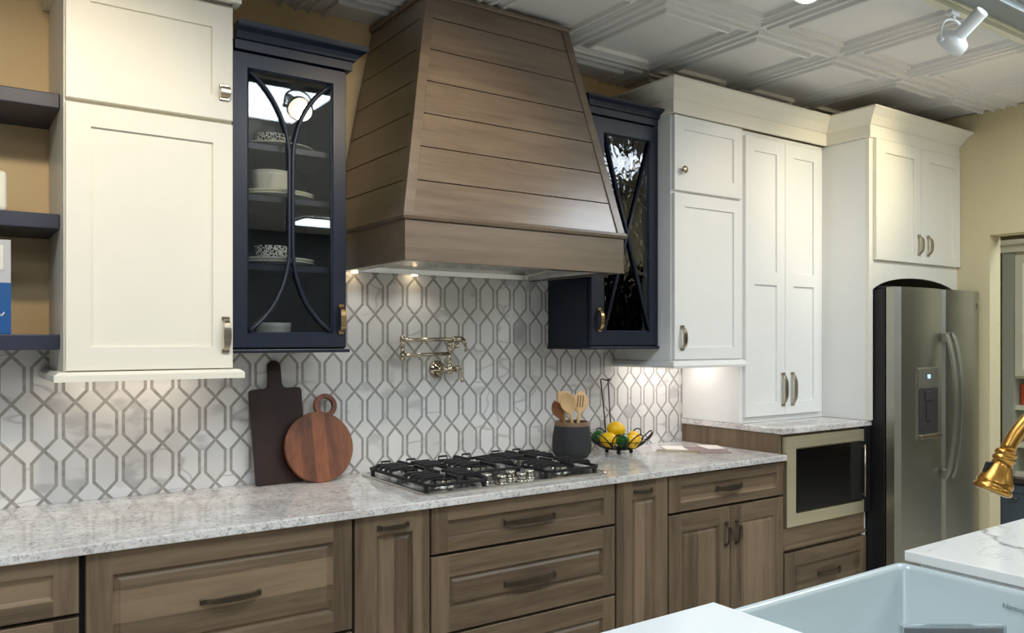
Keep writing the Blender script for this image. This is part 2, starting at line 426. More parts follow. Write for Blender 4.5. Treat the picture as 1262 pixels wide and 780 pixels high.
def bow_pull(mb, c, L, axis='x', rise=.026, w=.011, t=.007):
    w *= 1.3
    """arched pull with two feet; c = centre on the face (y = face)"""
    n = 14; loops = []
    for k in range(n+1):
        s = -1+2*k/n; h = rise*(1-abs(s)**4)*.85+.002
        ww = w*(.75+.45*(1-s*s))
        for_ = []
        for (a, b) in ((-ww/2, -t/2), (ww/2, -t/2), (ww/2, t/2), (-ww/2, t/2)):
            if axis == 'x': for_.append((c[0]+s*L/2, c[1]-h+b-.001, c[2]+a))
            else: for_.append((c[0]+a, c[1]-h+b-.001, c[2]+s*L/2))
        loops.append(for_)
    mb.rings(loops, smooth=False)
    for s in (-1, 1):
        if axis == 'x': mb.box(c[0]+s*L/2-.006, c[0]+s*L/2+.006, c[1]-.008, c[1], c[2]-w*.6, c[2]+w*.6, .002)
        else: mb.box(c[0]-w*.6, c[0]+w*.6, c[1]-.008, c[1], c[2]+s*L/2-.006, c[2]+s*L/2+.006, .002)
def pull(parent, c, L, axis='x', mat='pewter', rise=.026, w=.011, label=None):
    mb = MB(); bow_pull(mb, c, L, axis, rise, w); return link('handle', mb, mat, parent, .001, label)

def moulding(mb, path, prof, mi=0):
    """sweep profile (out, z) along an xy path with mitred corners; outward = left of travel rotated"""
    P = [Vector((p[0], p[1])) for p in path]; loops = []
    for i, p in enumerate(P):
        d0 = (P[i]-P[i-1]).normalized() if i > 0 else None
        d1 = (P[i+1]-P[i]).normalized() if i < len(P)-1 else None
        n0 = Vector((d0.y, -d0.x)) if d0 else None; n1 = Vector((d1.y, -d1.x)) if d1 else None
        if n0 is None: nn = n1
        elif n1 is None: nn = n0
        else: nn = (n0+n1)/(1+n0.dot(n1))
        loops.append([(p.x+nn.x*o, p.y+nn.y*o, z) for o, z in prof])
    mb.rings(loops, mi=mi)

# ================================================================== SETTING
RW = 4.65; CZ = 2.674
mb = MB(); mb.box(-3.0, 9.5, -7.0, .9, -.06, 0); struct('floor', mb, 'floor', label='plank floor', cat='floor')
mb = MB(); mb.box(-3.0, RW+.12, 0, .1, 0, CZ+.1); struct('wall_back', mb, 'wall', label='tan wall behind the cabinets', cat='wall')
mb = MB()
JT = 2.0
mb.box(RW, RW+.12, -.815, -.0, 0, CZ+.1)
mb.box(RW, RW+.12, -3.6, -.815, JT, CZ+.1)
mb.box(RW, RW+.12, -7.0, -3.6, 0, CZ+.1)
struct('wall_right', mb, 'wall_r', label='pale tan wall right of the fridge with a doorway', cat='wall')
mb = MB(); mb.box(-3.1, -3.0, -7, .1, 0, CZ+.1); struct('wall_left', mb, 'wall_dark')
mb = MB(); mb.box(-3.0, 9.5, -7.1, -7.0, 0, CZ+.1); struct('wall_front', mb, 'wall_dark')
mb = MB(); mb.box(RW+.12, 9.5, .9, 1.0, 0, CZ+.1); mb.box(9.5, 9.6, -7.1, 1.0, 0, CZ+.1); struct('wall_far', mb, 'wall_r')
# embossed ceiling tiles
mb = MB(); PX, PYt = .5205, .622
prof = [(0, .005), (.0025, 0), (.019, 0), (.021, -.012), (.029, -.013), (.033, 0), (.044, 0), (.047, -.004), (.051, .004), (.078, .004), (.080, -.011), (.090, -.013), (.094, .004)]
Y_END = -1.42
for i in range(-10, 5):
    for j in range(-1, 4):
        x0 = 2.667+PX*(i-1); x1 = x0+PX; y1 = -.242+PYt*(1-j)-PYt; y0 = y1-PYt
        if x0 > RW or y1 > .7 or y1 <= Y_END+.001: continue
        loops = []
        for (ins, d) in prof:
            def cl(x, y): return (x, y, CZ+d)
            loops.append([cl(x0+ins, y0+ins), cl(x1-ins, y0+ins), cl(x1-ins, y1-ins), cl(x0+ins, y1-ins)])
        mb.rings(loops, False, True)
for (co, no) in (((0, 0, 0), (0, 1, 0)), ((0, Y_END, 0), (0, -1, 0)), ((RW, 0, 0), (1, 0, 0))):
    bmesh.ops.bisect_plane(mb.bm, geom=list(mb.bm.verts)+list(mb.bm.edges)+list(mb.bm.faces), plane_co=co, plane_no=no, clear_outer=True)
mb.box(-3, RW, Y_END, 0, CZ+.02, CZ+.08)
struct('ceiling', mb, 'ceil', label='embossed square ceiling tiles', cat='ceiling')
mb = MB(); mb.box(-3, RW, -7, -1.56, CZ+.01, CZ+.08); mb.box(RW, 9.6, -7, 1.0, CZ, CZ+.08); struct('ceiling_plain', mb, 'ceil2').name = 'ceiling'
mb = MB(); mb.box(-3, RW, -1.56, -1.46, CZ-.012, CZ+.05, .004); mb.box(-3, RW, -1.572, -1.548, CZ-.03, CZ, .003)
struct('trim_1', mb, 'steelgrey', label='grey metal ceiling channel', cat='trim')
mb = MB(); mb.box(-3, RW, -1.46, -1.42, CZ-.02, CZ+.05, .003); struct('trim_2', mb, 'hutch')
# backsplash
mb = MB(); mb.box(-1.6, 3.134, -.006, 0, .914, 1.42); mb.box(1.0, 2.4, -.006, 0, 1.42, 1.80)
struct('wall_backsplash', mb, 'tile', label='marble mosaic backsplash of long hexagons and diamonds', cat='backsplash')

# ================================================================== BASE CABINETS
FY = -.63; TH = .022
def base_body(x0, x1, z1=.875, yb=-.006, yf=FY+TH, side='wood_zflat'):
    mb = MB(); mb.box(x0, x1, yf, yb-.001, .1, z1); mb.box(x0, x1, yf+.07, yb-.02, 0, .1)
    return mb
def drawer_front(root, x0, x1, z0, z1, fw, prof, hz=None, hl=.15, flat=False, hw=.011, y=FY):
    mb = MB(); front(mb, x0, x1, z0, z1, y, TH, fw, prof)
    d = link('drawer', mb, ['wood_zflat', 'wood_flat', 'wood_x'], root)
    if hz: pull(d, ((x0+x1)/2, y if flat else y+.004, hz), hl, 'x', 'pewter', .024, hw)
    return d
def door_front(root, x0, x1, z0, z1, fw, prof, y=FY, name='door'):
    mb = MB(); front(mb, x0, x1, z0, z1, y, TH, fw, prof)
    return link(name, mb, ['wood_zflat', 'wood_flat', 'wood_z'], root)
def gapback(root, x0, x1, z0, z1):
    mb = MB(); mb.box(x0, x1, FY+TH-.001, FY+TH+.001, z0, z1); return mb

G = 'grey brown base cabinets under the granite worktop'
t = thing('base_cabinet', 'grey brown drawer cabinet at the far left, cut off by the photo edge', 'cabinet', (-.06, -.32, 0), G)
link('body', base_body(-.42, .297), 'groove', t)
drawer_front(t, -.41, .286, .739, .888, (.057, .057, .042, .042), SMALLR, .812)
drawer_front(t, -.41, .286, .45, .728, (.057, .057, .057, .057), RAISED, .6)
drawer_front(t, -.41, .286, .13, .44, .057, RAISED, .3)
t = thing('base_cabinet', 'grey brown cabinet with one wide deep drawer below the cutting boards', 'cabinet', (.665, -.32, 0), G)
link('body', base_body(.2975, 1.037), 'groove', t)
drawer_front(t, .302, 1.033, .548, .886, .062, RAISED, .712, .158)
drawer_front(t, .302, 1.033, .13, .538, .062, RAISED, .33, .158)
t = thing('base_cabinet', 'narrow grey brown pull-out cabinet left of the cooktop drawers', 'cabinet', (1.173, -.32, 0), G)
link('body', base_body(1.0375, 1.307), 'groove', t)
d = door_front(t, 1.043, 1.304, .13, .886, (.072, .062, .07, .066), SLIM)
pull(d, (1.172, FY+.002, .846), .10)
t = thing('base_cabinet', 'grey brown three-drawer cabinet directly under the cooktop', 'cabinet', (1.71, -.32, 0), G)
link('body', base_body(1.3075, 2.114), 'groove', t)
drawer_front(t, 1.311, 2.110, .732, .884, (.061, .057, .04, .046), SMALLR, .802, .215, hw=.015)
drawer_front(t, 1.311, 2.110, .466, .722, (.066, .06, .075, .072), SLIM, .588, .215, hw=.015)
drawer_front(t, 1.311, 2.110, .13, .456, (.066, .06, .07, .07), SLIM, .3, .215, hw=.015)
t = thing('base_cabinet', 'narrow grey brown pull-out cabinet right of the cooktop drawers', 'cabinet', (2.256, -.32, 0), G)
link('body', base_body(2.1145, 2.398), 'groove', t)
d = door_front(t, 2.119, 2.393, .13, .884, (.08, .066, .07, .072), SLIM)
pull(d, (2.258, FY+.002, .843), .09)
t = thing('base_cabinet', 'grey brown cabinet with two doors under one drawer, right end of the long counter', 'cabinet', (2.766, -.32, 0), G)
link('body', base_body(2.3985, 3.1335), 'groove', t)
drawer_front(t, 2.402, 3.13, .734, .880, (.065, .05, .036, .042), SMALLR, .805, .15, hw=.016)
for (a, b, hx) in ((2.402, 2.768, 2.743), (2.772, 3.13, 2.81)):
    d = door_front(t, a, b, .13, .723, (.07, .066, .07, .072), RAISED)
    pull(d, (hx, FY+.002, .607), .095, 'z', 'pewter', .026, .013)

mb = MB(); mb.box(-1.2, 3.1335, -.648, -.006, .888, .914, .004, seg=3)
at_world(tag(link('countertop', mb, 'granite'), 'long speckled white granite worktop along the tiled wall', 'countertop'))

# ------------------------------------------------------------------ microwave cabinet
t = thing('microwave_cabinet', 'grey brown cabinet housing the built-in microwave, beside the fridge', 'cabinet', (3.46, -.3, 0))
mb = MB(); mb.box(3.134, 3.154, -.60, -.007, 0, 1.002); mb.box(3.154, 3.79, -.60, -.007, .1, .57); mb.box(3.154, 3.79, -.1, -.007, .57, 1.002); mb.box(3.77, 3.79, -.60, -.1, .57, 1.002); mb.box(3.154, 3.77, -.6, -.1, .992, 1.002)
link('body', mb, 'wood_zflat', t)
mb = MB(); mb.box(3.137, 3.79, -.615, -.6, .467, .572, .002); mb.box(3.137, 3.79, -.628, -.6, .474, .492, .005)
link('apron_rail', mb, 'wood_flat', t)
MY = -.628
mb = MB(); front(mb, 3.142, 3.788, .16, .458, MY, TH, (.075, .052, .06, .065), RAISED)
d = link('drawer', mb, ['wood_zflat', 'wood_flat', 'wood_flat'], t)
pull(d, (3.48, MY+.002, .33), .17, hw if False else 'x', 'pewter', .024, .015)
t = thing('microwave', 'stainless framed built-in microwave with black glass door', 'microwave', (3.474, -.3, .575))
mb = MB()
F0, F1, B0, B1 = 3.158, 3.79, .577, .99+.0
loops = [[(a, y, c), (b, y, c), (b, y, e), (a, y, e)] for (a, b, c, e, y) in ((3.158, 3.768, .577, .990, -.601), (3.158, 3.768, .577, .990, -.628), (3.222, 3.765, .636, .936, -.630), (3.224, 3.763, .638, .934, -.622))]
mb.rings(loops, False, True); link('trim_frame', mb, 'steel_warm', t)
mb = MB(); mb.box(3.16, 3.765, -.6, -.12, .58, .985); link('body', mb, 'blackmat', t)
mb = MB(); mb.box(3.7695, 3.822, -.629, -.6015, .577, 1.002, .001); link('side_trim', mb, 'blackmat', t)
mb = MB(); mb.box(3.226, 3.76, -.634, -.6215, .641, .931, .002); d = link('door', mb, 'blackgloss', t)
mb = MB(); mb.box(3.235, 3.632, -.6350, -.6335, .655, .92, .0005); link('window', mb, 'blackgloss', d)
mb = MB(); mb.box(3.642, 3.755, -.6355, -.6335, .647, .925, .0005); link('control_panel', mb, 'blackmat', d)
mb = MB(); mb.cyl((3.745, -.648, .66), (3.745, -.648, .915), .0045); mb.cyl((3.745, -.648, .67), (3.745, -.632, .67), .003); mb.cyl((3.745, -.648, .905), (3.745, -.632, .905), .003); link('handle', mb, 'nickel', d)

mb = MB(); mb.box(3.126, 3.830, -.632, -.007, 1.004, 1.0315, .003, seg=2)
bmesh.ops.delete(mb.bm, geom=[], context='VERTS')
o = at_world(tag(link('countertop', mb, 'granite'), 'short raised granite worktop under the white pantry doors', 'countertop'))

# ================================================================== WHITE CABINETS (right)
def shaker(root, name, x0, x1, z0, z1, y, fw, mat, split=None):
    mb = MB(); front(mb, x0, x1, z0, z1, y, .02, fw, SHAKER, split); return link(name, mb, [mat]*3, root)
def white_body(x0, x1, y0, z0, z1):
    mb = MB(); mb.box(x0, x1, y0, -.007, z0, z1, .001); return mb
t = thing('pantry_cabinet', 'tall white cabinet with two long doors standing on the raised worktop', 'cabinet', (3.46, -.19, 1.032))
link('body', white_body(3.1345, 3.789, -.378, 1.0325, 2.442), 'white', t)
for (a, b, ia, ib, hx) in ((3.155, 3.4535, .064, .064, 3.434), (3.4565, 3.752, .064, .064, 3.509)):
    d = shaker(t, 'door', a, b, 1.062, 2.415, -.398, (ia, ib, .06, .065), 'white', [(1.124, 1.703), (1.765, 2.349)])
    pull(d, (hx, -.398, 1.188), .155, 'z', 'nickel', .024, .016)
t = thing('wall_cabinet', 'white wall cabinet, small door over tall door, right of the navy glass cabinet', 'cabinet', (2.9, -.19, 1.31))
link('body', white_body(2.667, 3.134, -.378, 1.34, 2.442), 'white', t)
d = shaker(t, 'door', 2.674, 3.13, 1.345, 2.09, -.398, (.062, .06, .055, .055), 'white'); pull(d, (2.718, -.398, 1.443), .1, 'z', 'nickel', .024, .015)
d = shaker(t, 'door', 2.674, 3.13, 2.104, 2.44, -.398, (.062, .06, .07, .06), 'white')
mb = MB(); mb.lathe([(.004, 0), (.006, .012), (.016, .018), (.017, .023), (.010, .027), (.001, .028)], (2.718, -.398, 2.194), (0, -1, 0)); link('knob', mb, 'nickel', d)
mb = MB(); moulding(mb, [(2.68, -.01), (2.68, -.385), (3.14, -.385)], [(-.012, 1.308), (.026, 1.308), (.03, 1.318), (.022, 1.335), (.0, 1.345), (-.012, 1.345)])
mb.box(2.668, 3.134, -.373, -.02, 1.325, 1.339)
link('light_rail', mb, 'white', t)
# crown over the whole white run
mb = MB(); CP = [(0, 2.44), (.010, 2.44), (.012, 2.506), (.020, 2.510), (.030, 2.525), (.055, 2.540), (.082, 2.553), (.090, 2.556), (.090, 2.572), (0, 2.572)]
CP = [(0, 2.443), (.012, 2.443), (.014, 2.449), (.014, 2.503), (.022, 2.507), (.05, 2.54), (.082, 2.562), (.09, 2.566), (.09, 2.574), (0, 2.574)]
moulding(mb, [(2.667, -.008), (2.667, -.3975), (3.79, -.3975), (3.79, -.642), (4.648, -.642)], CP)
at_world(tag(link('crown_moulding', mb, 'cream'), 'cream white crown moulding running over the white pantry and fridge cabinets', 'moulding'))

# fridge surround
t = thing('fridge_cabinet', 'white two-door cabinet above the fridge with an arched apron and tall side panel', 'cabinet', (4.22, -.32, 0))
mb = MB(); mb.box(3.7905, 3.8225, -.600, -.007, 0, 1.003); mb.box(3.7905, 3.8225, -.622, -.007, 1.0325, 2.4425, .001); link('side_panel', mb, 'white', t)
mb = MB(); mb.box(3.823, 4.649, -.622, -.007, 1.806, 2.4425); link('body', mb, 'cream', t)
mb = MB(); mb.box(3.7905, 3.8225, -.642, -.622, 1.0325, 2.4425, .001); mb.box(3.8225, 4.649, -.642, -.622, 2.43, 2.4425)
link('face_frame', mb, 'cream', t)
for (a, b, hx) in ((3.824, 4.238, 4.212), (4.243, 4.646, 4.302)):
    d = shaker(t, 'door', a, b, 1.835, 2.44, -.662, (.078, .066, .055, .062), 'cream'); pull(d, (hx, -.662, 1.932), .098, 'z', 'nickel', .026, .015)
mb = MB(); n = 24; top = []; bot = []
for k in range(n+1):
    x = 3.8225+(4.649-3.8225)*k/n; s = (x-4.236)/.40
    zb = 1.688 if abs(s) >= 1 else 1.693+.100*math.sqrt(max(0, 1-(s*.93)**2))-.036
    bot.append((x, -.642, zb)); top.append((x, -.642, 1.836))
for k in range(n): mb.rings([[bot[k], bot[k+1], top[k+1], top[k]], [(p[0], -.622, p[2]) for p in (bot[k], bot[k+1], top[k+1], top[k])]])
bmesh.ops.remove_doubles(mb.bm, verts=mb.bm.verts, dist=1e-5)
link('arched_apron', mb, 'cream', t)

# ------------------------------------------------------------------ refrigerator
t = thing('refrigerator', 'stainless side-by-side fridge with a door dispenser and long handles', 'refrigerator', (4.235, -.4, 0))
mb = MB(); mb.box(3.832, 4.636, -.700, -.03, .02, 1.685, .004); mb.box(3.85, 4.62, -.69, -.1, 0, .03); mb.box(3.84, 4.63, -.78, -.69, .03, .09, .003); link('body', mb, 'blackmat', t)
for a in (3.86, 4.52):
    mb = MB(); mb.box(a, a+.1, -.70, -.62, 1.684, 1.703, .004); link('hinge_cover', mb, 'blackmat', t)
def fdoor(x0, x1):
    # crowned door skin with rounded vertical edges
    mb = MB(); n = 22; z0, z1 = .1, 1.695; loops = []
    for k in range(n+1):
        s = k/n; x = x0+(x1-x0)*s; e = min(s, 1-s)*(x1-x0)
        rr = .022; h = -.770-.016*(1-(2*s-1)**2)
        if e < rr: h += rr-math.sqrt(max(0, rr*rr-(rr-e)**2))
        loops.append([(x, -.706, z0), (x, h, z0), (x, h, z1), (x, -.706, z1)])
    mb.rings(loops, smooth=False)
    for f in mb.bm.faces:
        f.smooth = True
    return mb
def sharp(o, a=35):
    m = o.data
    for p in m.polygons: p.use_smooth = True
    try: m.set_sharp_from_angle(angle=math.radians(a))
    except Exception: pass
dl = link('freezer_door', fdoor(3.834, 4.249), 'steel', t); sharp(dl)
dr = link('fridge_door', fdoor(4.256, 4.637), 'steel', t); sharp(dr)
for (d, hx) in ((dl, 4.222), (dr, 4.283)):
    mb = MB(); pts = []
    for k in range(25):
        s = -1+k/12; pts.append((hx, -.800-.052*(1-s*s)**.8 if abs(s) < 1 else -.798, 1.097+.375*s))
    n = len(pts); loops = []
    for (x, y, z) in pts: loops.append([(x-.012, y-.008, z), (x+.012, y-.008, z), (x+.014, y+.008, z), (x-.014, y+.008, z)])
    mb.rings(loops); mb.box(hx-.014, hx+.014, -.810, -.784, .722, .772, .003); mb.box(hx-.014, hx+.014, -.810, -.784, 1.422, 1.472, .003)
    link('handle', mb, 'steel', d, .002)
# dispenser
mb = MB(); x0, x1 = 3.965, 4.170
loops = [[(a, y, c), (b, y, c), (b, y, e), (a, y, e)] for (a, b, c, e, y) in ((x0, x1, .935, 1.295, -.775), (x0, x1, .935, 1.295, -.7895), (x0+.006, x1-.006, .945, 1.289, -.7915))]
mb.rings(loops); link('dispenser', mb, 'steelgrey' if False else 'steel', dl)
mb = MB(); mb.box(x0+.012, x1-.012, -.7935, -.7905, 1.195, 1.284, .001); link('control_panel', mb, 'steelgrey2', dl)
mb = MB()
loops = [[(a, y, c), (b, y, c), (b, y, e), (a, y, e)] for (a, b, c, e, y) in ((x0+.012, x1-.012, .962, 1.19, -.7922), (x0+.018, x1-.018, .97, 1.184, -.7925), (x0+.03, x1-.03, .975, 1.165, -.7905))]
mb.rings(loops); mb.box(4.035, 4.10, -.80, -.791, 1.13, 1.18, .004); mb.box(4.045, 4.09, -.799, -.791, 1.03, 1.12, .003)
link('dispenser_recess', mb, 'recess', dl)
mb = MB(); mb.box(x0+.006, x1-.006, -.812, -.785, .940, .964, .005); link('drip_tray', mb, 'nickel', dl)
# display digits  "38"
mb = MB()
def seg(cx, cz, on, w=.007, h=.016, t_=.0025, y=-.7942):
    S = {'a': (0, h/2, w, t_), 'g': (0, 0, w, t_), 'd': (0, -h/2, w, t_), 'f': (-w/2, h/4, t_, h/2), 'b': (w/2, h/4, t_, h/2), 'e': (-w/2, -h/4, t_, h/2), 'c': (w/2, -h/4, t_, h/2)}
    for k in on:
        x, z, a, b = S[k]; mb.box(cx+x-a/2, cx+x+a/2, y, y+.001, cz+z-b/2, cz+z+b/2)
seg(4.062, 1.25, 'abcdfg'); seg(4.078, 1.25, 'abcdefg')
link('display', mb, 'display', dl)
mb = MB(); mb.box(4.585, 4.600, -.783, -.777, 1.60, 1.635, .001); link('badge', mb, 'nickel', dr)

# ================================================================== WHITE CABINET (left)
t = thing('wall_cabinet', 'large cream wall cabinet, small door over tall door, left of the navy cabinet', 'cabinet', (.51, -.19, 1.31))
link('body', white_body(.278, .7405, -.378, 1.345, 2.475), 'cream', t)
d = shaker(t, 'door', .281, .739, 1.348, 2.100, -.398, (.063, .06, .066, .062), 'cream'); pull(d, (.716, -.398, 1.451), .1, 'z', 'nickel', .026, .015)
d = shaker(t, 'door', .281, .739, 2.112, 2.462, -.398, (.062, .062, .072, .07), 'cream'); pull(d, (.712, -.398, 2.195), .038, 'z', 'nickel', .022, .02)
mb = MB(); moulding(mb, [(.272, -.008), (.272, -.400), (.7465, -.400), (.7465, -.36)], [(-.03, 1.318), (.022, 1.318), (.022, 1.336), (.010, 1.345), (-.03, 1.345)])
mb.box(.28, .7405, -.37, -.01, 1.325, 1.344); link('light_rail', mb, 'cream', t)
mb = MB(); moulding(mb, [(.278, -.008), (.278, -.398), (.7415, -.398), (.7415, -.36)], [(0, 2.474), (.018, 2.474), (.02, 2.52), (.028, 2.525), (.05, 2.55), (.085, 2.59), (.09, 2.60), (.09, 2.62), (0, 2.62)])
mb.box(.279, .7405, -.37, -.01, 2.475, 2.6); link('crown', mb, 'cream', t)

# ================================================================== NAVY GLASS CABINETS
def navy(x0, x1, yf, z0, z1, glass, label, shelves, hx, hz, frx, kind, crown_top, xl=None):
    t = thing('glass_cabinet', label, 'cabinet', ((x0+x1)/2, yf/2, z0))
    mb = MB(); yb = yf+.022
    mb.box(x0, x0+.016, yb, -.007, z0, z1); mb.box(x1-.016, x1, yb, -.007, z0, z1)
    mb.box(x0+.016, x1-.016, yb, -.007, z0, z0+.018); mb.box(x0+.016, x1-.016, yb, -.007, z1-.018, z1); mb.box(x0+.016, x1-.016, -.02, -.007, z0+.018, z1-.018)
    link('body', mb, 'navy', t)
    for z in shelves:
        mb = MB(); mb.box(x0+.017, x1-.017, yb+.018, -.021, z-.02, z, .001); link('shelf', mb, 'navy', t)
    gx0, gx1, gz0, gz1 = glass
    mb = MB(); dx0, dx1, dz0, dz1 = x0+.004, x1-.003, z0+.004, z1-.006
    y = yf
    def rect(a, b, c, d_, yy): return [(a, yy, c), (b, yy, c), (b, yy, d_), (a, yy, d_)]
    mb.rings([rect(gx0, gx1, gz0, gz1, y+.02), rect(dx0, dx1, dz0, dz1, y+.02), rect(dx0, dx1, dz0, dz1, y+.002), rect(dx0+.002, dx1-.002, dz0+.002, dz1-.002, y),
              rect(gx0-.006, gx1+.006, gz0-.006, gz1+.006, y), rect(gx0-.003, gx1+.003, gz0-.003, gz1+.003, y+.004), rect(gx0, gx1, gz0, gz1, y+.006), rect(gx0, gx1, gz0, gz1, y+.02)], False, False)
    d = link('door', mb, 'navy', t)
    mb = MB(); mb.box(gx0-.001, gx1+.001, y+.010, y+.013, gz0-.001, gz1+.001); link('glass_pane', mb, 'glass' if kind == 'arc' else 'wavyglass', d)
    mb = MB(); cx = (gx0+gx1)/2; yy = y+.004
    if kind == 'arc':
        for s in (-1, 1):
            pts = []
            H = .27; UA = 1.05
            for k in range(14, -1, -1):
                u = k/14*UA; pts.append((cx+s*(.006+(gx1-cx-.008)*(1-math.cos(u))/(1-math.cos(UA))), yy, gz0+H*(1-math.sin(UA-0)/math.sin(UA))+H*(1-math.sin(u)/math.sin(UA))+.004))
            low = pts
            hi = []
            for k in range(15):
                u = k/14*UA; hi.append((cx+s*(.006+(gx1-cx-.008)*(1-math.cos(u))/(1-math.cos(UA))), yy, gz1-H*(1-math.sin(u)/math.sin(UA))-.004))
            mb.tube(low+hi, .0068, 8)
    else:
        cz = (gz0+gz1)/2+.02
        for s in (-1, 1):
            mb.tube([(cx-s*(cx-gx0), yy, gz0+.002), (cx+s*(cx-gx0), yy, gz1-.002)], .0075, 8, flat=(1, 1))
    link('muntin', mb, 'navy', d)
    pull(d, (hx, yf, hz), .09, 'z', 'bronze', .026, .013)
    mb = MB(); pr = [(0, z1-.002), (.014, z1-.002), (.014, z1+.026), (.024, z1+.029), (.026, z1+.036), (.034, z1+.048), (.054, z1+.058), (.056, z1+.064), (.056, z1+crown_top), (0, z1+crown_top)]
    pth = [(x0, -.008), (x0, yf+.002), (x1, yf+.002), (x1, -.008)] if kind == 'arc' else [(x0, -.008), (x0, yf+.002), (x1-.016, yf+.002)]
    if kind == 'arc': pth = [(x0+.012, yf+.002), (x1, yf+.002), (x1, -.008)]
    moulding(mb, pth, pr); mb.box(x0+.001, x1-.001, yf+.03, -.008, z1, z1+.04)
    link('crown', mb, 'navy', t)
    mb = MB(); mb.box(x0-(.008 if kind != 'arc' else 0), x1+(.008 if kind == 'arc' else 0), yf-.008, -.008, z0-.012, z0, .003); link('base_moulding', mb, 'navy', t)
    return t
navy(.7425, 1.135, -.355, 1.405, 2.355, (.802, 1.080, 1.460, 2.296), 'navy wall cabinet left of the hood, glass door with curved muntins', (2.075, 1.907, 1.682), 1.112, 1.505, 0, 'arc', .076)
navy(2.264, 2.6665, -.305, 1.405, 2.400, (2.345, 2.612, 1.475, 2.324), 'navy wall cabinet right of the hood, rippled glass door with crossed muntins', (2.10, 1.80), 2.31, 1.520, 0, 'cross', .066)

# dishes behind the glass
def plate(c, r, label, group, n=1):
    mb = MB()
    mb.lathe([(.001, .002), (r*.55, .0), (r*.6, .003), (r*.97, .012), (r, .014), (r*.98, .016), (r*.6, .008), (.001, .006)], c, n=40)
    return tag(link('plate', mb, 'ceramic'), label, 'plate', group)
def bowl(c, r, h, mat, label, foot=.6):
    mb = MB(); mb.lathe([(r*foot*.9, 0), (r*foot, .004), (r*.92, h*.35), (r, h*.8), (r*1.01, h), (r*.96, h), (r*.9, h*.5), (r*foot*.8, .008), (.001, .007)], c, n=36)
    return tag(link('bowl', mb, mat), label, 'bowl')
GP = 'cream plates in the left navy cabinet'
cx, cy = .942, -.185
plate((cx, cy, 2.076), .135, 'single cream plate on the top shelf of the left navy cabinet', GP)
bowl((cx-.01, cy, 2.093), .062, .042, 'patterned', 'dark patterned bowl on the top shelf of the left navy cabinet')
for k in range(2): plate((cx, cy, 1.908+.011*k), .135, ('lower', 'upper')[k]+' cream plate under the plain bowl, second shelf of the left navy cabinet', GP)
bowl((cx-.01, cy, 1.928), .068, .082, 'ceramic', 'plain cream deep bowl on the second shelf of the left navy cabinet', .75)
for k in range(2): plate((cx, cy, 1.683+.011*k), .135, ('lower', 'upper')[k]+' cream plate under the patterned bowl, third shelf of the left navy cabinet', GP)
bowl((cx-.01, cy, 1.703), .060, .052, 'patterned', 'blue and white patterned bowl on the third shelf of the left navy cabinet', .8)
bowl((cx-.005, cy, 1.4235), .060, .070, 'ceramic', 'cream cup on the bottom of the left navy cabinet', .82)
bowl((2.40, -.17, 1.4235), .05, .07, 'ceramic', 'cream cup low behind the rippled glass of the right navy cabinet', .7)
bowl((2.46, -.15, 1.8005), .06, .06, 'ceramic', 'cream bowl on the middle shelf behind the rippled glass', .7)

# ================================================================== RANGE HOOD
t = thing('range_hood', 'large tapered shiplap wood range hood over the cooktop', 'range hood', (1.7025, -.3, 1.693))
HC = 1.7025; zb, zt = 1.846, 2.646
def hx(z): return .476+(.313-.476)*(z-zb)/(zt-zb)
def hy(z): return -.602+(-.455+.602)*(z-zb)/(zt-zb)
zs = [zb, 1.963, 2.082, 2.201, 2.320, 2.439, 2.558, zt]
mb = MB()
g = .0016; dpt = .006
for a, b in zip(zs, zs[1:]):
    a2 = a+g; b2 = b-g
    # front plank
    for (sx) in (0,):
        A = [(HC-hx(a2)+.006, hy(a2), a2), (HC+hx(a2)-.006, hy(a2), a2), (HC+hx(b2)-.006, hy(b2), b2), (HC-hx(b2)+.006, hy(b2), b2)]
        mb.rings([[(p[0], p[1]+.014, p[2]) for p in A], [(p[0], p[1]+.001, p[2]) for p in A], A], mi=0)
    for s in (-1, 1):
        A = [(HC+s*hx(a2), hy(a2)+.006, a2), (HC+s*hx(a2), -.008, a2), (HC+s*hx(b2), -.008, b2), (HC+s*hx(b2), hy(b2)+.006, b2)]
        mb.rings([A, [(p[0]-s*.014, p[1], p[2]) for p in A]], mi=1)
link('shiplap', mb, ['hood', 'hood_y'], t, .0008)
mb = MB()
i_ = .010
mb.rings([[(HC-hx(z)+i_, -.008, z), (HC-hx(z)+i_, hy(z)+i_, z), (HC+hx(z)-i_, hy(z)+i_, z), (HC+hx(z)-i_, -.008, z)] for z in (zb, zt)]); link('core', mb, 'groove', t)
# corner trim strips
for s in (-1, 1):
    mb = MB(); loops = []
    for z in (zb, zt):
        X = HC+s*(hx(z)+.0045); Y = hy(z)-.005
        loops.append([(X, Y, z), (X-s*.036, Y, z), (X-s*.036, Y+.006, z), (X-s*.0055, Y+.006, z), (X-s*.0055, Y+.030, z), (X, Y+.030, z)])
    mb.rings(loops); link('corner_strip', mb, 'wood_trim', t, .001)
mb = MB(); moulding(mb, [(HC-.476, -.008), (HC-.476, -.605), (HC+.476, -.605), (HC+.476, -.008)], [(-.04, 1.826), (-.001, 1.826), (.008, 1.829), (.010, 1.838), (.007, 1.848), (-.04, 1.848)]); link('lip_moulding', mb, 'wood_trim', t)
mb = MB(); moulding(mb, [(HC-.313, -.008), (HC-.313, -.457), (HC+.313, -.457), (HC+.313, -.008)], [(-.03, 2.642), (.006, 2.642), (.011, 2.647), (.011, 2.657), (-.03, 2.657)]); link('top_moulding', mb, 'wood_trim', t)
mb = MB()
x0, x1, y0 = HC-.4755, HC+.4755, -.605
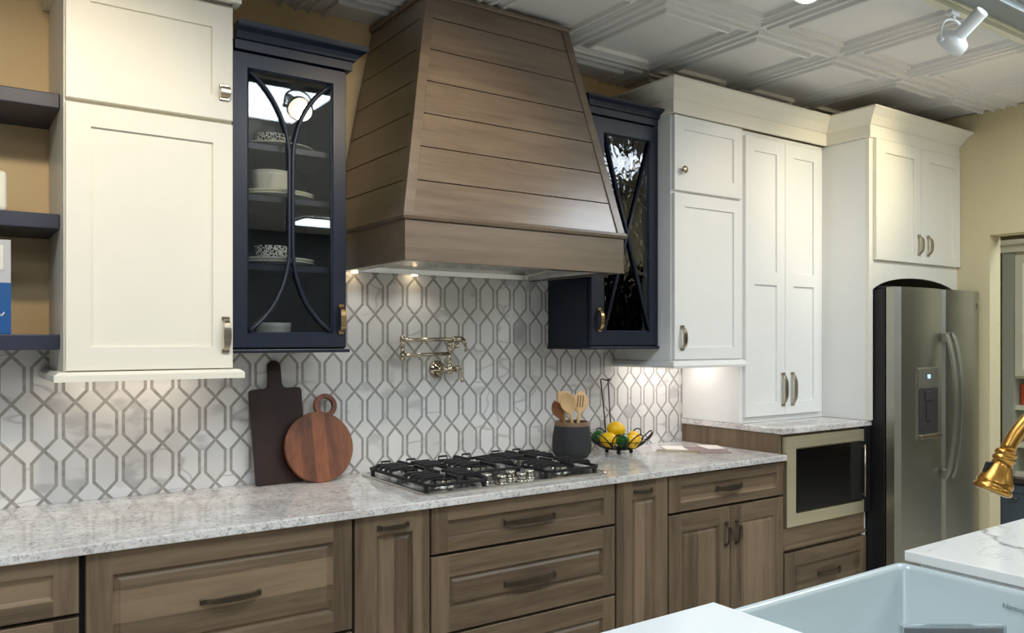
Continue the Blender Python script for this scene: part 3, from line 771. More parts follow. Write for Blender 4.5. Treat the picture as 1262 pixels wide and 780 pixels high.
mb.box(x0, x1, y0, y0+.02, 1.693, 1.8255, .0015); mb.box(x0, x0+.02, y0+.02, -.008, 1.693, 1.8255); mb.box(x1-.02, x1, y0+.02, -.008, 1.693, 1.8255)
link('skirt', mb, 'wood_trim', t)
mb = MB(); mb.box(x0+.02, x1-.02, y0+.02, -.008, 1.70, 1.705)
# stainless liner with sloped filters
mb = MB(); xi0, xi1, yi0, yi1 = x0+.021, x1-.021, y0+.021, -.009
mb.rings([[(xi0, yi0, 1.696), (xi1, yi0, 1.696), (xi1, yi1, 1.696), (xi0, yi1, 1.696)], [(xi0+.05, yi0+.05, 1.696), (xi1-.05, yi0+.05, 1.696), (xi1-.05, yi1-.05, 1.696), (xi0+.05, yi1-.05, 1.696)],
          [(xi0+.06, yi0+.09, 1.75), (xi1-.06, yi0+.09, 1.75), (xi1-.06, yi1-.055, 1.715), (xi0+.06, yi1-.055, 1.715)]], False, True)
link('liner', mb, 'steel_top', t)
for s in (-.40, -.14):
    mb = MB(); mb.lathe([(.012, 0), (.013, -.003), (.010, -.004)], (HC+s, -.075, 1.6955) if False else (HC+s, -.04, 1.6955)); link('hood_light', mb, 'bulb', t)

# ================================================================== POT FILLER
t = thing('pot_filler', 'folding polished brass-toned pot filler on the tiled wall over the cooktop', 'faucet', (1.69, -.006, 1.31))
mb = MB(); mb.lathe([(.036, 0), (.036, .005), (.030, .012), (.016, .018), (.013, .05)], (1.683, -.0065, 1.314), (0, -1, 0)); link('wall_flange', mb, 'polnickel', t)
PY_ = -.062
mb = MB(); mb.lathe([(.012, 0), (.015, .004), (.015, .03), (.011, .034), (.009, .045), (.013, .05), (.013, .056), (.008, .06), (.008, .1), (.012, .104), (.012, .134), (.004, .139)], (1.712, PY_, 1.294), (0, 0, 1), 18)
mb.tube([(1.683, PY_+.01, 1.314), (1.70, PY_, 1.311), (1.745, PY_, 1.315)], .012, 12); mb.sphere((1.748, PY_, 1.315), .015)
link('valve_body', mb, 'polnickel', t)
mb = MB(); mb.tube([(1.755, PY_, 1.315), (1.766, PY_-.008, 1.31), (1.768, PY_-.01, 1.27)], [.006, .005, .006], 10); mb.sphere((1.768, PY_-.01, 1.268), .008, (1, 1, 1.4)); link('valve_handle', mb, 'polnickel', t)
mb = MB(); mb.cyl((1.712, PY_, 1.378), (1.502, PY_, 1.373), .0075); link('lower_arm', mb, 'polnickel', t)
mb = MB(); mb.lathe([(.006, 0), (.011, .003), (.011, .03), (.008, .033), (.008, .07), (.011, .073), (.011, .093), (.008, .098), (.003, .101)], (1.497, PY_, 1.352), (0, 0, 1), 18); link('elbow_joint', mb, 'polnickel', t)
mb = MB(); mb.tube([(1.5, PY_, 1.434), (1.70, PY_-.004, 1.437), (1.775, PY_-.006, 1.437)], .0078, 12)
mb.lathe([(.008, 0), (.013, .005), (.013, .045), (.008, .05)], (1.722, PY_-.005, 1.437), (1, 0, 0), 16)
mb.lathe([(.009, 0), (.009, .02), (.011, .024), (.011, .03), (.004, .032)], (1.742, PY_-.006, 1.432), (0, 0, -1), 14); link('upper_arm', mb, 'polnickel', t)
mb = MB(); mb.tube([(1.775, PY_-.006, 1.437), (1.785, PY_-.01, 1.43), (1.782, PY_-.012, 1.385)], [.006, .0055, .0045], 10); link('spout_handle', mb, 'polnickel', t)

# ================================================================== COOKTOP
CX0, CX1, CY0, CY1, CZt = 1.318, 2.130, -.574, -.052, .914
t = thing('gas_cooktop', 'stainless five-burner gas cooktop with black grates set in the worktop', 'cooktop', ((CX0+CX1)/2, (CY0+CY1)/2, CZt))
def rrect(x0, x1, y0, y1, z, r=.03, n=5):
    P = []
    for (cx_, cy_, a0) in ((x1-r, y1-r, 0), (x0+r, y1-r, 90), (x0+r, y0+r, 180), (x1-r, y0+r, 270)):
        for k in range(n+1): a = math.radians(a0+90*k/n); P.append((cx_+r*math.cos(a), cy_+r*math.sin(a), z))
    return P
mb = MB(); L = []
for (i, z) in ((0, .9145), (0, .9185), (.004, .922), (.012, .923), (.016, .9205), (.03, .9195), (.034, .9205)): L.append(rrect(CX0+i, CX1-i, CY0+i, CY1-i, z, max(.006, .026-i*.5)))
mb.rings(L); o = link('plate', mb, 'steel_top', t)
burn = [(1.46, -.19, .034), (1.46, -.43, .042), (1.724, -.24, .052), (1.988, -.19, .042), (1.988, -.43, .034)]
for (x, y, r) in burn:
    mb = MB(); mb.lathe([(r+.02, .9205), (r+.018, .926), (r+.002, .930), (r, .938), (r-.004, .940)], (x, y, 0), n=28); bb = link('burner', mb, 'steel_top', t)
    mb = MB(); mb.lathe([(r, .9405), (r+.001, .944), (r-.004, .950), (r*.4, .952)], (x, y, 0), n=28); link('burner_cap', mb, 'iron', bb)
def bar(mb, a, b, w=.009, h=.010):
    a, b = Vector(a), Vector(b); d = (b-a).normalized(); s = d.cross(Vector((0, 0, 1))).normalized()*w/2; u = Vector((0, 0, h))
    mb.rings([[p-s, p+s, p+s+u, p-s+u] for p in (a, b)])
def grate(x0, x1, y0, y1, cs, fingers):
    mb = MB(); zl, zh = .937, .953
    c = .02
    fr = [(x0+c, y0), (x1-c, y0), (x1, y0+c), (x1, y1-c), (x1-c, y1), (x0+c, y1), (x0, y1-c), (x0, y0+c)]
    for k in range(8): bar(mb, (*fr[k], zl), (*fr[(k+1) % 8], zl), .010, .010)
    for (p, q) in fingers:
        P, Q = Vector((*p, zl)), Vector((*q, zh)); d = (Q-P); d.z = 0; d.normalize()
        s = d.cross(Vector((0, 0, 1)))*.005
        prof_ = [(0, 0, .006), (0.004, .0, .020), (.012, .012, .026), ((Q-P).length, .016, .0265)]
        ll = []
        for (u, lo, hi) in prof_:
            b_ = P+d*u; ll.append([b_-s+Vector((0, 0, lo)), b_+s+Vector((0, 0, lo)), b_+s+Vector((0, 0, hi)), b_-s+Vector((0, 0, hi))])
        mb.rings(ll)
    for (x, y) in ((x0+.004, y0+.03), (x1-.004, y0+.03), (x0+.004, y1-.03), (x1-.004, y1-.03)): mb.box(x-.006, x+.006, y-.006, y+.006, .9195, zl+.002)
    # little grip loops at the back
    for u in (.3, .75):
        x = x0+(x1-x0)*u; mb.rings([[(x+w_, y1-.002, z_), (x+w_, y1+.006, z_), (x+w_+.0001, y1+.006, z_+.007), (x+w_+.0001, y1-.002, z_+.007)] for (w_, z_) in ((-.022, zl+.004), (-.018, zh+.004), (.018, zh+.004), (.022, zl+.004))])
    return link('grate', mb, 'iron', t, .0012)
def side_f(x0, x1, y0, y1, cy_list):
    F = []; xm = (x0+x1)/2
    for cy_ in cy_list:
        for dy in (-.062, -.022, .022, .062):
            F.append(((x0, cy_+dy), (xm-.022-abs(dy)*.1, cy_+dy*.8))); F.append(((x1, cy_+dy), (xm+.022+abs(dy)*.1, cy_+dy*.8)))
        for s in (-1, 1): F.append(((xm, cy_+s*.115), (xm, cy_+s*.03)))
    return F
grate(1.345, 1.590, -.552, -.075, 0, side_f(1.345, 1.590, 0, 0, (-.43, -.19)))
grate(1.858, 2.103, -.552, -.075, 0, side_f(1.858, 2.103, 0, 0, (-.43, -.19)))
F = []
for dy in (-.09, -.045, 0, .045, .09): F.append(((1.600, -.24+dy), (1.696, -.24+dy*.7))); F.append(((1.848, -.24+dy), (1.752, -.24+dy*.7)))
F += [((1.724, -.075), (1.724, -.2)), ((1.724, -.395), (1.724, -.28))]
grate(1.600, 1.848, -.395, -.075, 0, F)
for (x, y) in ((1.62, -.575+.09), (1.645, -.545), (1.73, -.475), (1.735, -.54), (1.80, -.5)):
    mb = MB(); mb.lathe([(.024, 0), (.025, .004), (.020, .006)], (x, y, .9205)); mb.lathe([(.017, .006), (.019, .010), (.018, .028), (.016, .031), (.001, .032)], (x, y, .9205), n=24); link('knob', mb, 'knob', t)

# ================================================================== CUTTING BOARDS
def leaning(name, label, mat, outline, base, th, tiltx, roll, hole=None):
    """outline in local (x,z); leaned back against the wall"""
    mb = MB(); R = Matrix.Translation(base) @ Matrix.Rotation(tiltx, 4, 'X') @ Matrix.Rotation(roll, 4, 'Y')
    o3 = [R @ Vector((x, 0, z)) for x, z in outline]; dv = R.to_3x3() @ Vector((0, th, 0))
    h3 = [R @ Vector((x, 0, z)) for x, z in hole] if hole else None
    return mb, o3, dv, R
def arc(cx_, cz_, r, a0, a1, n): return [(cx_+r*math.cos(math.radians(a0+(a1-a0)*k/n)), cz_+r*math.sin(math.radians(a0+(a1-a0)*k/n))) for k in range(n+1)]
out = arc(-.083, .012, .01, 180, 270, 4)+arc(.083, .012, .01, 270, 360, 4)+arc(.085, .334, .012, 0, 90, 4)+[(.04, .347), (.030, .352), (.025, .365)]+arc(.0, .425, .024, 0, 180, 10)+[(-.025, .365), (-.030, .352), (-.04, .347)]+arc(-.085, .334, .012, 90, 180, 4)
mb, o3, dv, R = leaning('cutting_board', '', 'walnut', out, (1.007, -.075, .9145), .018, math.radians(-7.2), math.radians(-1.5))
mb.prism(o3, dv); tag(link('cutting_board', mb, 'walnut', None, .003), 'dark rectangular cutting board with a handle, leaning on the tiles behind the round board', 'cutting board')
# round board with ring handle
mb = MB(); R = Matrix.Translation((1.108, -.128, .9155)) @ Matrix.Rotation(math.radians(-14), 4, 'X') @ Matrix.Rotation(math.radians(14), 4, 'Y')
def P3(x, z, y=0): return R @ Vector((x, y, z))
cz_ = .134; r = .131; hz = .292; hr = .045; ir = .027
# outline: circle + neck + ring outer, hole handled as a bridged ring at the handle
body = arc(0, cz_, r, 78, -258, 60)
neck_r = (body[0], (.028, hz-.035)); 
outer = body+[(-.030, hz-.036)]
bm2 = bmesh.new()
v = [bm2.verts.new(P3(x, z)) for x, z in body]; ctr = bm2.verts.new(P3(0, cz_))
for k in range(len(v)-1): bm2.faces.new([ctr, v[k], v[k+1]])
m_ = 24
ro = [bm2.verts.new(P3(hr*math.cos(a), hz+hr*math.sin(a))) for a in [math.radians(-90+360*k/m_) for k in range(m_)]]
ri = [bm2.verts.new(P3(ir*math.cos(a), hz+ir*math.sin(a))) for a in [math.radians(-90+360*k/m_) for k in range(m_)]]
for k in range(m_): bm2.faces.new([ro[k], ro[(k+1) % m_], ri[(k+1) % m_], ri[k]])
# neck between the body's top gap and the ring's underside
gap = [v[0], ro[3], ro[2], ro[1], ro[0], ro[-1], ro[-2], ro[-3], v[-1]]
for q_ in ((v[0], ro[3], ro[2]), (v[0], ro[2], ro[1]), (v[0], ro[1], ro[0]), (v[0], ro[0], ctr), (ctr, ro[0], v[-1]), (ro[0], ro[-1], v[-1]), (ro[-1], ro[-2], v[-1]), (ro[-2], ro[-3], v[-1])): bm2.faces.new(q_)
bmesh.ops.recalc_face_normals(bm2, faces=bm2.faces)
ret = bmesh.ops.extrude_face_region(bm2, geom=list(bm2.faces))
bmesh.ops.translate(bm2, verts=[e for e in ret['geom'] if isinstance(e, bmesh.types.BMVert)], vec=R.to_3x3() @ Vector((0, .018, 0)))
mb.merge(bm2); tag(link('cutting_board', mb, 'acacia', None, .003), 'round reddish brown cutting board with a ring handle, in front of the dark board', 'cutting board')

# ================================================================== UTENSIL CROCK
kc = (2.283, -.155, .9145)
t = thing('utensil_crock', 'charcoal stoneware crock with a tan rim holding wooden spoons', 'crock', kc)
mb = MB(); mb.lathe([(.055, 0), (.072, .006), (.085, .028), (.088, .055), (.085, .095), (.078, .135), (.0765, .142), (.071, .142), (.073, .06), (.055, .012), (.001, .012)], kc, n=40); link('body', mb, 'crock', t)
mb = MB(); mb.lathe([(.0768, .1422), (.0765, .158), (.0745, .160), (.070, .160), (.0705, .1422)], kc, n=40, cap=False); link('rim', mb, 'rimwood', t)
def spoon(name, base, tip, mat, label, head=(.034, .05), slots=False, flat=False):
    a, b = Vector(base), Vector(tip); d = (b-a).normalized(); L = (b-a).length
    mb = MB(); side = Vector((.821, -.571, 0)); side = (side-d*side.dot(d)).normalized(); nrm = side.cross(d).normalized()
    loops = []; hw, hl = head; n = 22
    for k in range(n+1):
        s = k/n; l = s*L
        if l < L-2*hl: w = .006+.002*s; th = .005; cup = 0
        else:
            u = (l-(L-2*hl))/(2*hl); w = max(.0015, hw*math.sin(math.pi*min(1, u*.93+.07))**.65); th = .003
            if flat: w = max(.002, hw*min(1, u*2.2)**.8*(1 if u < .93 else .8))
            cup = -.011*math.sin(math.pi*u) if not (flat or slots) else 0
        c = a+d*l
        ring = []
        for q_ in range(12):
            an = 2*math.pi*q_/12; x = math.cos(an)*w; y = math.sin(an)*th
            y += cup*(1-(x/max(w, .001))**2) if w > .01 else 0
            ring.append(c+side*x+nrm*y)
        loops.append(ring)
    mb.rings(loops, smooth=True)
    if slots:
        for q_ in (-.011, 0, .011):
            c = a+d*(L-hl*1.0)+side*q_+nrm*(-.0035+.0); mb.rings([[c+side*x*.0016+d*y*.026+nrm*z for (x, y) in ((-1, -1), (1, -1), (1, 1), (-1, 1))] for z in (.0, .0072)], mi=1)
    return tag(link(name, mb, [mat, 'groove']), label, 'utensil')
def K(dx, dy, z): return (kc[0]+dx, kc[1]+dy, z)
spoon('wooden_spoon', K(.025, -.015, .935), K(-.070, -.045, 1.212), 'spoonwood', 'pale wooden spoon leaning left in the crock', (.036, .050))
spoon('wooden_spatula', K(-.02, .028, .935), K(-.020, .035, 1.206), 'spoonwood', 'flat pale wooden spatula behind the spoon in the crock', (.028, .055), flat=True)
spoon('wooden_spoon', K(.02, .012, .935), K(-.098, .0, 1.170), 'spoondark', 'darker brown wooden spoon at the left edge of the crock', (.026, .042))
spoon('wooden_fork', K(-.01, -.035, .935), K(.026, -.035, 1.212), 'spoonwood', 'slotted pale wooden spoon upright in the middle of the crock', (.036, .048), slots=True)
spoon('wooden_spoon', K(.02, .035, .935), K(.092, .03, 1.178), 'rimwood', 'thin wooden handle leaning right in the crock', (.009, .03))

# ================================================================== FRUIT BASKET
bc = Vector((2.553, -.165, .9145))
t = thing('fruit_basket', 'dark wire fruit basket with looped rim and a tall banana hook', 'basket', tuple(bc))
mb = MB()
def rim(r, z, rad=.0028): mb.tube([bc+Vector((r*math.cos(a), r*math.sin(a), z)) for a in [2*math.pi*k/40 for k in range(40)]], rad, 8, closed=True)
rim(.058, .022, .003); rim(.030, .020, .0025)
for k in range(10):
    a = 2*math.pi*(k+.35)/10; ur = Vector((math.cos(a), math.sin(a), 0)); ut = Vector((-math.sin(a), math.cos(a), 0))
    pts = []
    for q_ in range(21):
        s = q_/20; ph = s*2-1
        w = .040*math.sin(math.pi*min(1, max(0, s)))*0
        # loop petal: up one side, round, down the other side
        ang = math.pi*s; rr = .058+.100*math.sin(ang)**.8; ww = .047*math.cos(ang)*(.55+.45*math.sin(ang)); zz = .022+.078*math.sin(ang)**1.3
        pts.append(bc+ur*rr+ut*ww+Vector((0, 0, zz)))
    mb.tube(pts, .0030, 8)
for k in range(12):
    a = 2*math.pi*k/12; mb.tube([bc+Vector((.01*math.cos(a), .01*math.sin(a), .019)), bc+Vector((.058*math.cos(a), .058*math.sin(a), .022)), bc+Vector((.100*math.cos(a), .100*math.sin(a), .042)), bc+Vector((.125*math.cos(a), .125*math.sin(a), .060))], .0018, 6)
rim(.125, .060, .002)
for k in range(4):
    a = math.pi/4+k*math.pi/2; mb.sphere(bc+Vector((.055*math.cos(a), .055*math.sin(a), .0095)), .0095, n=12)
link('bowl_wires', mb, 'wire', t)
mb = MB(); b0 = bc+Vector((.0, .06, .022))
mb.tube([b0+Vector((-.02, 0, 0)), b0+Vector((-.024, .01, .12)), b0+Vector((-.058, 0, .315)), b0+Vector((-.060, -.012, .318)), b0+Vector((-.04, -.03, .310)), b0+Vector((-.025, -.03, .314)), b0+Vector((-.018, -.012, .318)), b0+Vector((-.014, 0, .315)), b0+Vector((.01, .01, .12)), b0+Vector((.014, 0, 0))], .003, 8)
link('hook', mb, 'wire', t)
from mathutils import Euler
def lemon(c, r, rz, ry, mat, name, label):
    mb = MB(); ax = Euler((0, ry, rz)).to_matrix() @ Vector((1, 0, 0)); n = 18; pr = []
    for k in range(n+1):
        u = -1+2*k/n; rad = r*math.sqrt(max(0, 1-u*u))**1.05; h = u*r*1.22
        if abs(u) > .93: rad = max(rad*.9, .0035 if abs(u) < 1 else .001); 
        if abs(u) == 1: h = u*r*1.34
        pr.append((rad, h))
    mb.lathe(pr, c, ax, 22)
    return tag(link(name, mb, mat), label, 'fruit')
def B(x, y, z): return (bc.x+x, bc.y+y, bc.z+z)
r_ = Vector((.821, -.571)); f_ = Vector((.571, .821))
def C(rt, fw_, z): return (bc.x+rt*r_.x+fw_*f_.x, bc.y+rt*r_.y+fw_*f_.y, bc.z+z)
lemon(C(-.052, -.045, .066), .034, -.9, .2, 'lemon', 'lemon', 'front left lemon in the wire basket')
lemon(C(-.012, .012, .108), .035, -.5, .15, 'lemon', 'lemon', 'topmost lemon on the pile in the wire basket')
lemon(C(.070, .005, .066), .033, .4, .6, 'lemon', 'lemon', 'lemon at the right of the wire basket')
lemon(C(.052, -.062, .060), .030, .2, .5, 'lemon', 'lemon', 'lemon low at the front right of the wire basket')
lemon(C(.008, -.068, .064), .031, 1.3, .3, 'lime', 'lime', 'bright green lime at the front of the wire basket')
lemon(C(-.092, .02, .072), .030, -.2, -.3, 'lime', 'lime', 'dark green lime at the left of the wire basket')
lemon(C(.02, .05, .058), .032, .1, .1, 'lime', 'lime', 'green lime at the back under the topmost lemon')

# ================================================================== PAPERS ON THE COUNTER
def sheet(name, cs, z, th, mat, label, cat):
    mb = MB(); mb.rings([[(x, y, z) for x, y in cs], [(x, y, z+th) for x, y in cs]]); return tag(link(name, mb, mat), label, cat)
sheet('brochure', [(2.83, -.40), (2.97, -.47), (3.08, -.31), (2.93, -.20)], .9145, .003, 'pinkpaper', 'mauve and white brochure lying on the worktop', 'brochure')
sheet('leaflet', [(2.97, -.33), (3.04, -.37), (3.11, -.26), (3.03, -.20)], .918, .002, 'paper', 'white leaflet on top of the mauve brochure', 'leaflet')
sheet('leaflet', [(2.80, -.22), (2.88, -.29), (2.96, -.17), (2.88, -.10)], .9145, .0025, 'paper', 'white leaflet flat beside the fruit basket', 'leaflet')
for (a, b, l) in (((2.70, -.25), (2.83, -.40), 'gold metal strip lying nearer the counter edge'), ((2.74, -.22), (2.865, -.37), 'gold metal strip lying nearer the tiled wall')):
    mb = MB(); a, b = Vector((*a, .921)), Vector((*b, .921)); mb.tube([a, (a+b)/2+Vector((0, 0, .001)), b], .0032, 8, flat=(1, .7)); tag(link('metal_strip', mb, 'dullgold'), l, 'metal strip')

# ================================================================== FLOATING SHELVES AND THEIR THINGS
for (z0, z1, w_) in ((2.099, 2.142, 'top'), (1.753, 1.796, 'middle'), (1.407, 1.451, 'bottom')):
    mb = MB(); mb.box(-1.1, .2775, -.30, -.008, z0, z1, .003); tag(link('floating_shelf', mb, 'shelf_navy'), w_+'most dark blue shelf left of the cream cabinet' if w_ != 'middle' else 'middle dark blue shelf left of the cream cabinet', 'shelf', 'dark blue floating shelves')
mb = MB(); mb.box(.035, .150, -.27, -.16, 1.7965, 1.912, .012, seg=3); tag(link('canister', mb, 'ceramic'), 'cream square canister on the middle blue shelf', 'canister')
t = thing('picture_book', 'upright book with a pale photo cover and blue lower half on the bottom shelf', 'book', (.08, -.27, 1.4515))
mb = MB(); mb.box(-.02, .158, -.29, -.262, 1.4515, 1.715, .002); link('cover', mb, 'bookgrey', t)
mb = MB(); mb.box(-.0205, .1585, -.2915, -.2612, 1.4512, 1.595, .001); link('blue_band', mb, 'bookblue', t, label='blue lower half of the cover')
mb = MB(); mb.box(.08, .140, -.2925, -.2905, 1.630, 1.700, .0005); link('photo', mb, 'paper', t)
mb = MB(); mb.box(.085, .128, -.2935, -.2922, 1.636, 1.694, .0004); link('photo_print', mb, 'bluegrey', t)
mb = MB()
mb.tube([(.10+.006*k, -.2925, 1.508+.006*math.sin(k*1.9)) for k in range(8)], .002, 6); link('script_mark', mb, 'paper', t)

# ================================================================== LIGHTS
def troffer(x0, x1, y0, y1, label):
    t = thing('ceiling_light', label, 'light', ((x0+x1)/2, (y0+y1)/2, CZ-.02), 'square-edged ceiling light panels')
    mb = MB(); mb.rings([[(x0, y0, CZ+.008), (x1, y0, CZ+.008), (x1, y1, CZ+.008), (x0, y1, CZ+.008)], [(x0, y0, CZ-.012), (x1, y0, CZ-.012), (x1, y1, CZ-.012), (x0, y1, CZ-.012)],
        [(x0+.015, y0+.015, CZ-.012), (x1-.015, y0+.015, CZ-.012), (x1-.015, y1-.015, CZ-.012), (x0+.015, y1-.015, CZ-.012)], [(x0+.015, y0+.015, CZ-.004), (x1-.015, y0+.015, CZ-.004), (x1-.015, y1-.015, CZ-.004), (x0+.015, y1-.015, CZ-.004)]], False, False); link('frame', mb, 'trackw', t)
    mb = MB(); mb.quad((x0+.015, y0+.015, CZ-.005), (x0+.015, y1-.015, CZ-.005), (x1-.015, y1-.015, CZ-.005), (x1-.015, y0+.015, CZ-.005)); link('diffuser', mb, 'panel', t)
troffer(.45, 1.65, -2.27, -1.60, 'bright ceiling panel mirrored in the left navy cabinet glass')
troffer(3.00, 4.20, -2.27, -1.60, 'bright white ceiling panel at the top right corner of the photo')
troffer(-1.6, -.4, -2.27, -1.58, 'added ceiling fill panel out of frame to the left')  # unseen panel, added to light the left side
for (x, w_) in ((-1.2, 'left'), (.3, 'middle'), (3.0, 'right')): troffer(x, x+1.2, -6.3, -5.7, w_+' ceiling light panel far behind the camera')
for (x, w_) in ((-1.2, 'left'), (3.3, 'right')): troffer(x, x+1.2, -4.3, -3.7, w_+' added ceiling fill panel just behind the camera')  # added for fill light, kept clear of the cabinet glass reflections

# light track and spots
mb = MB(); mb.box(-1.5, RW-.01, -1.450, -1.424, 2.634, 2.6535, .003)
tag(link('light_track', mb, 'hutch'), 'white lighting track along the ceiling edge', 'light track')
def track_head(x, y, aim, label, col=(1, .82, .58), W_=SPOT_W, size=1.3, z=2.634):
    t = thing('track_light', label, 'light', (x, y, z-.16), 'white track spot lamps')
    aim = Vector(aim).normalized(); c = Vector((x, y, z-.112))      # pivot
    sd = aim.cross(Vector((0, 0, 1))).normalized()
    mb = MB(); mb.box(x-.03, x+.03, y-.012, y+.012, z-.016, z, .003); mb.cyl((x, y, z-.03), (x, y, z-.014), .008); link('adapter', mb, 'trackw', t)
    mb = MB(); pts = []
    for k in range(17):
        a = math.pi*k/16; pts.append(c+sd*.068*math.cos(a)+Vector((0, 0, 0.082))*math.sin(a)**.6)
    mb.tube(pts, .0045, 8, flat=(1, 1)); link('yoke', mb, 'trackw', t)
    mb = MB(); mb.lathe([(.022, -.135), (.0235, -.133), (.0235, -.035), (.030, -.030), (.050, -.018), (.055, -.006), (.056, .018), (.054, .020), (.051, .0), (.02, -.02), (.001, -.02)], c, aim, 30, cap=True); link('lamp_housing', mb, 'trackw', t)
    mb = MB()
    for s in (-1, 1): mb.cyl(c+sd*s*.056, c+sd*s*.074, .008)
    link('pivot_knob', mb, 'trackw', t)
    mb = MB(); mb.lathe([(.001, .012), (.045, .010), (.048, .004), (.03, -.02), (.001, -.02)], c, aim, 24); link('bulb', mb, 'bulb', t)
    ld = bpy.data.lights.new('lamp', 'SPOT'); ld.energy = W_; ld.color = col; ld.spot_size = size; ld.spot_blend = .8; ld.shadow_soft_size = .045
    lo = bpy.data.objects.new('lamp_light', ld); COL.objects.link(lo); lo.parent = t
    lo.location = (c+aim*.045)-Vector(t.location); lo.rotation_euler = aim.to_track_quat('-Z', 'Y').to_euler()
    return t
track_head(3.03, -1.438, (.15, 1.0, -.66), 'white track spot in view near the top right, aimed at the cabinets')
track_head(2.16, -1.438, (-.60, -.75, -.35), 'track spot whose glowing bulb shows at the top edge of the photo', W_=5, z=2.628)
track_head(1.37, -1.438, (.05, 1.0, -.62), 'track spot mirrored in the left navy cabinet glass', W_=20)
track_head(3.74, -1.438, (.02, 1.04, -.34), 'track spot farthest along the track toward the fridge wall', col=(1, .86, .55), W_=17, size=1.1)
track_head(.25, -1.438, (.02, 1.0, -.62), 'added unseen track spot brightening the left end of the counter', W_=26)  # added lamp that brightens and warms the cream cabinet

# under-cabinet strips
def strip(x0, x1, y, z, label, m='led'):
    mb = MB(); mb.box(x0, x1, y-.008, y+.008, z-.008, z, .002, mi=0)
    tag(link('under_cabinet_light', mb, m), label, 'light', 'under-cabinet light strips')
strip(.33, .70, -.12, 1.3165, 'light strip under the left cream wall cabinet')
strip(2.72, 3.08, -.16, 1.3165, 'light strip under the right white wall cabinet', 'led_bright')
for s in (-.40, -.14):
    ld = bpy.data.lights.new('hood_lamp', 'SPOT'); ld.energy = HOOD_W; ld.color = (1, .95, .86); ld.spot_size = 2.4; ld.spot_blend = .6; ld.shadow_soft_size = .02
    lo = bpy.data.objects.new('hood_lamp', ld); COL.objects.link(lo); hood = [o for o in bpy.data.objects if o.name == 'range_hood'][0]
    lo.parent = hood; lo.location = Vector((HC+s, -.12, 1.685))-hood.location

# ================================================================== ISLAND
mb = MB(); mb.box(.2, 1.262, -3.6, -1.862, .8845, .914, .003)
at_world(tag(link('island_countertop', mb, 'quartz'), 'plain white quartz slab of the island, left of the sink', 'countertop'))
mb = MB(); mb.box(1.957, 3.6, -3.2, -1.862, .888, .914, .003)
at_world(tag(link('island_countertop', mb, 'slab'), 'white slab with dark grey veins, right of the sink', 'countertop'))
mb = MB(); mb.box(1.262, 1.957, -3.2, -2.345, .888, .914, .003)
at_world(tag(link('island_countertop', mb, 'slab'), 'veined slab behind the sink carrying the gold faucet', 'countertop'))
t = thing('island_cabinet', 'white island cabinet base under the sink and slabs', 'cabinet', (1.9, -2.5, 0))
mb = MB(); mb.box(.25, 1.255, -3.15, -1.90, 0.1, .8835); mb.box(1.964, 3.55, -3.15, -1.90, .1, .887); mb.box(1.255, 1.964, -3.15, -2.36, .1, .887); mb.box(1.255, 1.964, -2.36, -1.90, .1, .62); mb.box(.3, 3.5, -3.1, -1.97, 0, .1); link('body', mb, 'white', t)
t = thing('farmhouse_sink', 'white fireclay farmhouse sink in the island', 'sink', (1.61, -2.09, .63))
def srect(i, z, r): return rrect(1.2635+i, 1.9555-i, -2.343+i, -1.850-i, z, r, 6)
mb = MB()
mb.rings([srect(.0, .63, .012), srect(0, .875, .012), srect(.003, .883, .014), srect(.008, .886, .016), srect(.016, .886, .02), srect(.021, .883, .022), srect(.024, .875, .024), srect(.030, .70, .03), srect(.045, .675, .035), srect(.07, .668, .04)], True, True, smooth=True)
o = link('basin', mb, 'fireclay', t); sharp(o, 50)
mb = MB(); mb.lathe([(.03, .6685), (.045, .6695), (.047, .671), (.03, .672), (.001, .670)], (1.61, -2.1, 0)); link('drain', mb, 'nickel', t)
fc = bpy.data.curves.new('sink_text', 'FONT'); fc.body = 'Nantucket Sinks'; fc.size = .0155; fc.extrude = .0003; fc.space_character = .95
fo = bpy.data.objects.new('tmp', fc); COL.objects.link(fo)
dg = bpy.context.evaluated_depsgraph_get(); me = bpy.data.meshes.new_from_object(fo.evaluated_get(dg)); bpy.data.objects.remove(fo)
me.transform(Matrix.Translation((1.9275, -2.104, .843)) @ Matrix.Rotation(-math.pi/2, 4, 'Z') @ Matrix.Rotation(math.pi/2, 4, 'X'))
me.transform(Matrix.Translation(-Vector(t['_o']))); me.materials.append(M['textgrey'])
so = bpy.data.objects.new('lettering', me); COL.objects.link(so); so.parent = t; so['label'] = 'grey maker lettering'

# acrylic sign holder standing in the sink
t = thing('sign_holder', 'clear acrylic sign holder with a pinkish card standing in the sink', 'sign holder', (1.62, -2.15, .669))
R = Matrix.Translation((1.622, -2.151, 0)) @ Matrix.Rotation(-.608, 4, 'Z')
def RB(mb, x0, x1, y0, y1, z0, z1):
    b2 = MB(); b2.box(x0, x1, y0, y1, z0, z1, .001); bmesh.ops.transform(b2.bm, matrix=R, verts=b2.bm.verts); mb.merge(b2.bm)
mb = MB(); RB(mb, -.103, .103, -.003, .0, .672, .878); RB(mb, -.103, .103, .005, .008, .672, .878); RB(mb, -.103, .103, -.05, .05, .669, .672); link('acrylic_sheet', mb, 'acrylic', t)
mb = MB(); RB(mb, -.095, .1, .001, .0035, .673, .872); link('card', mb, 'cardgrey', t)

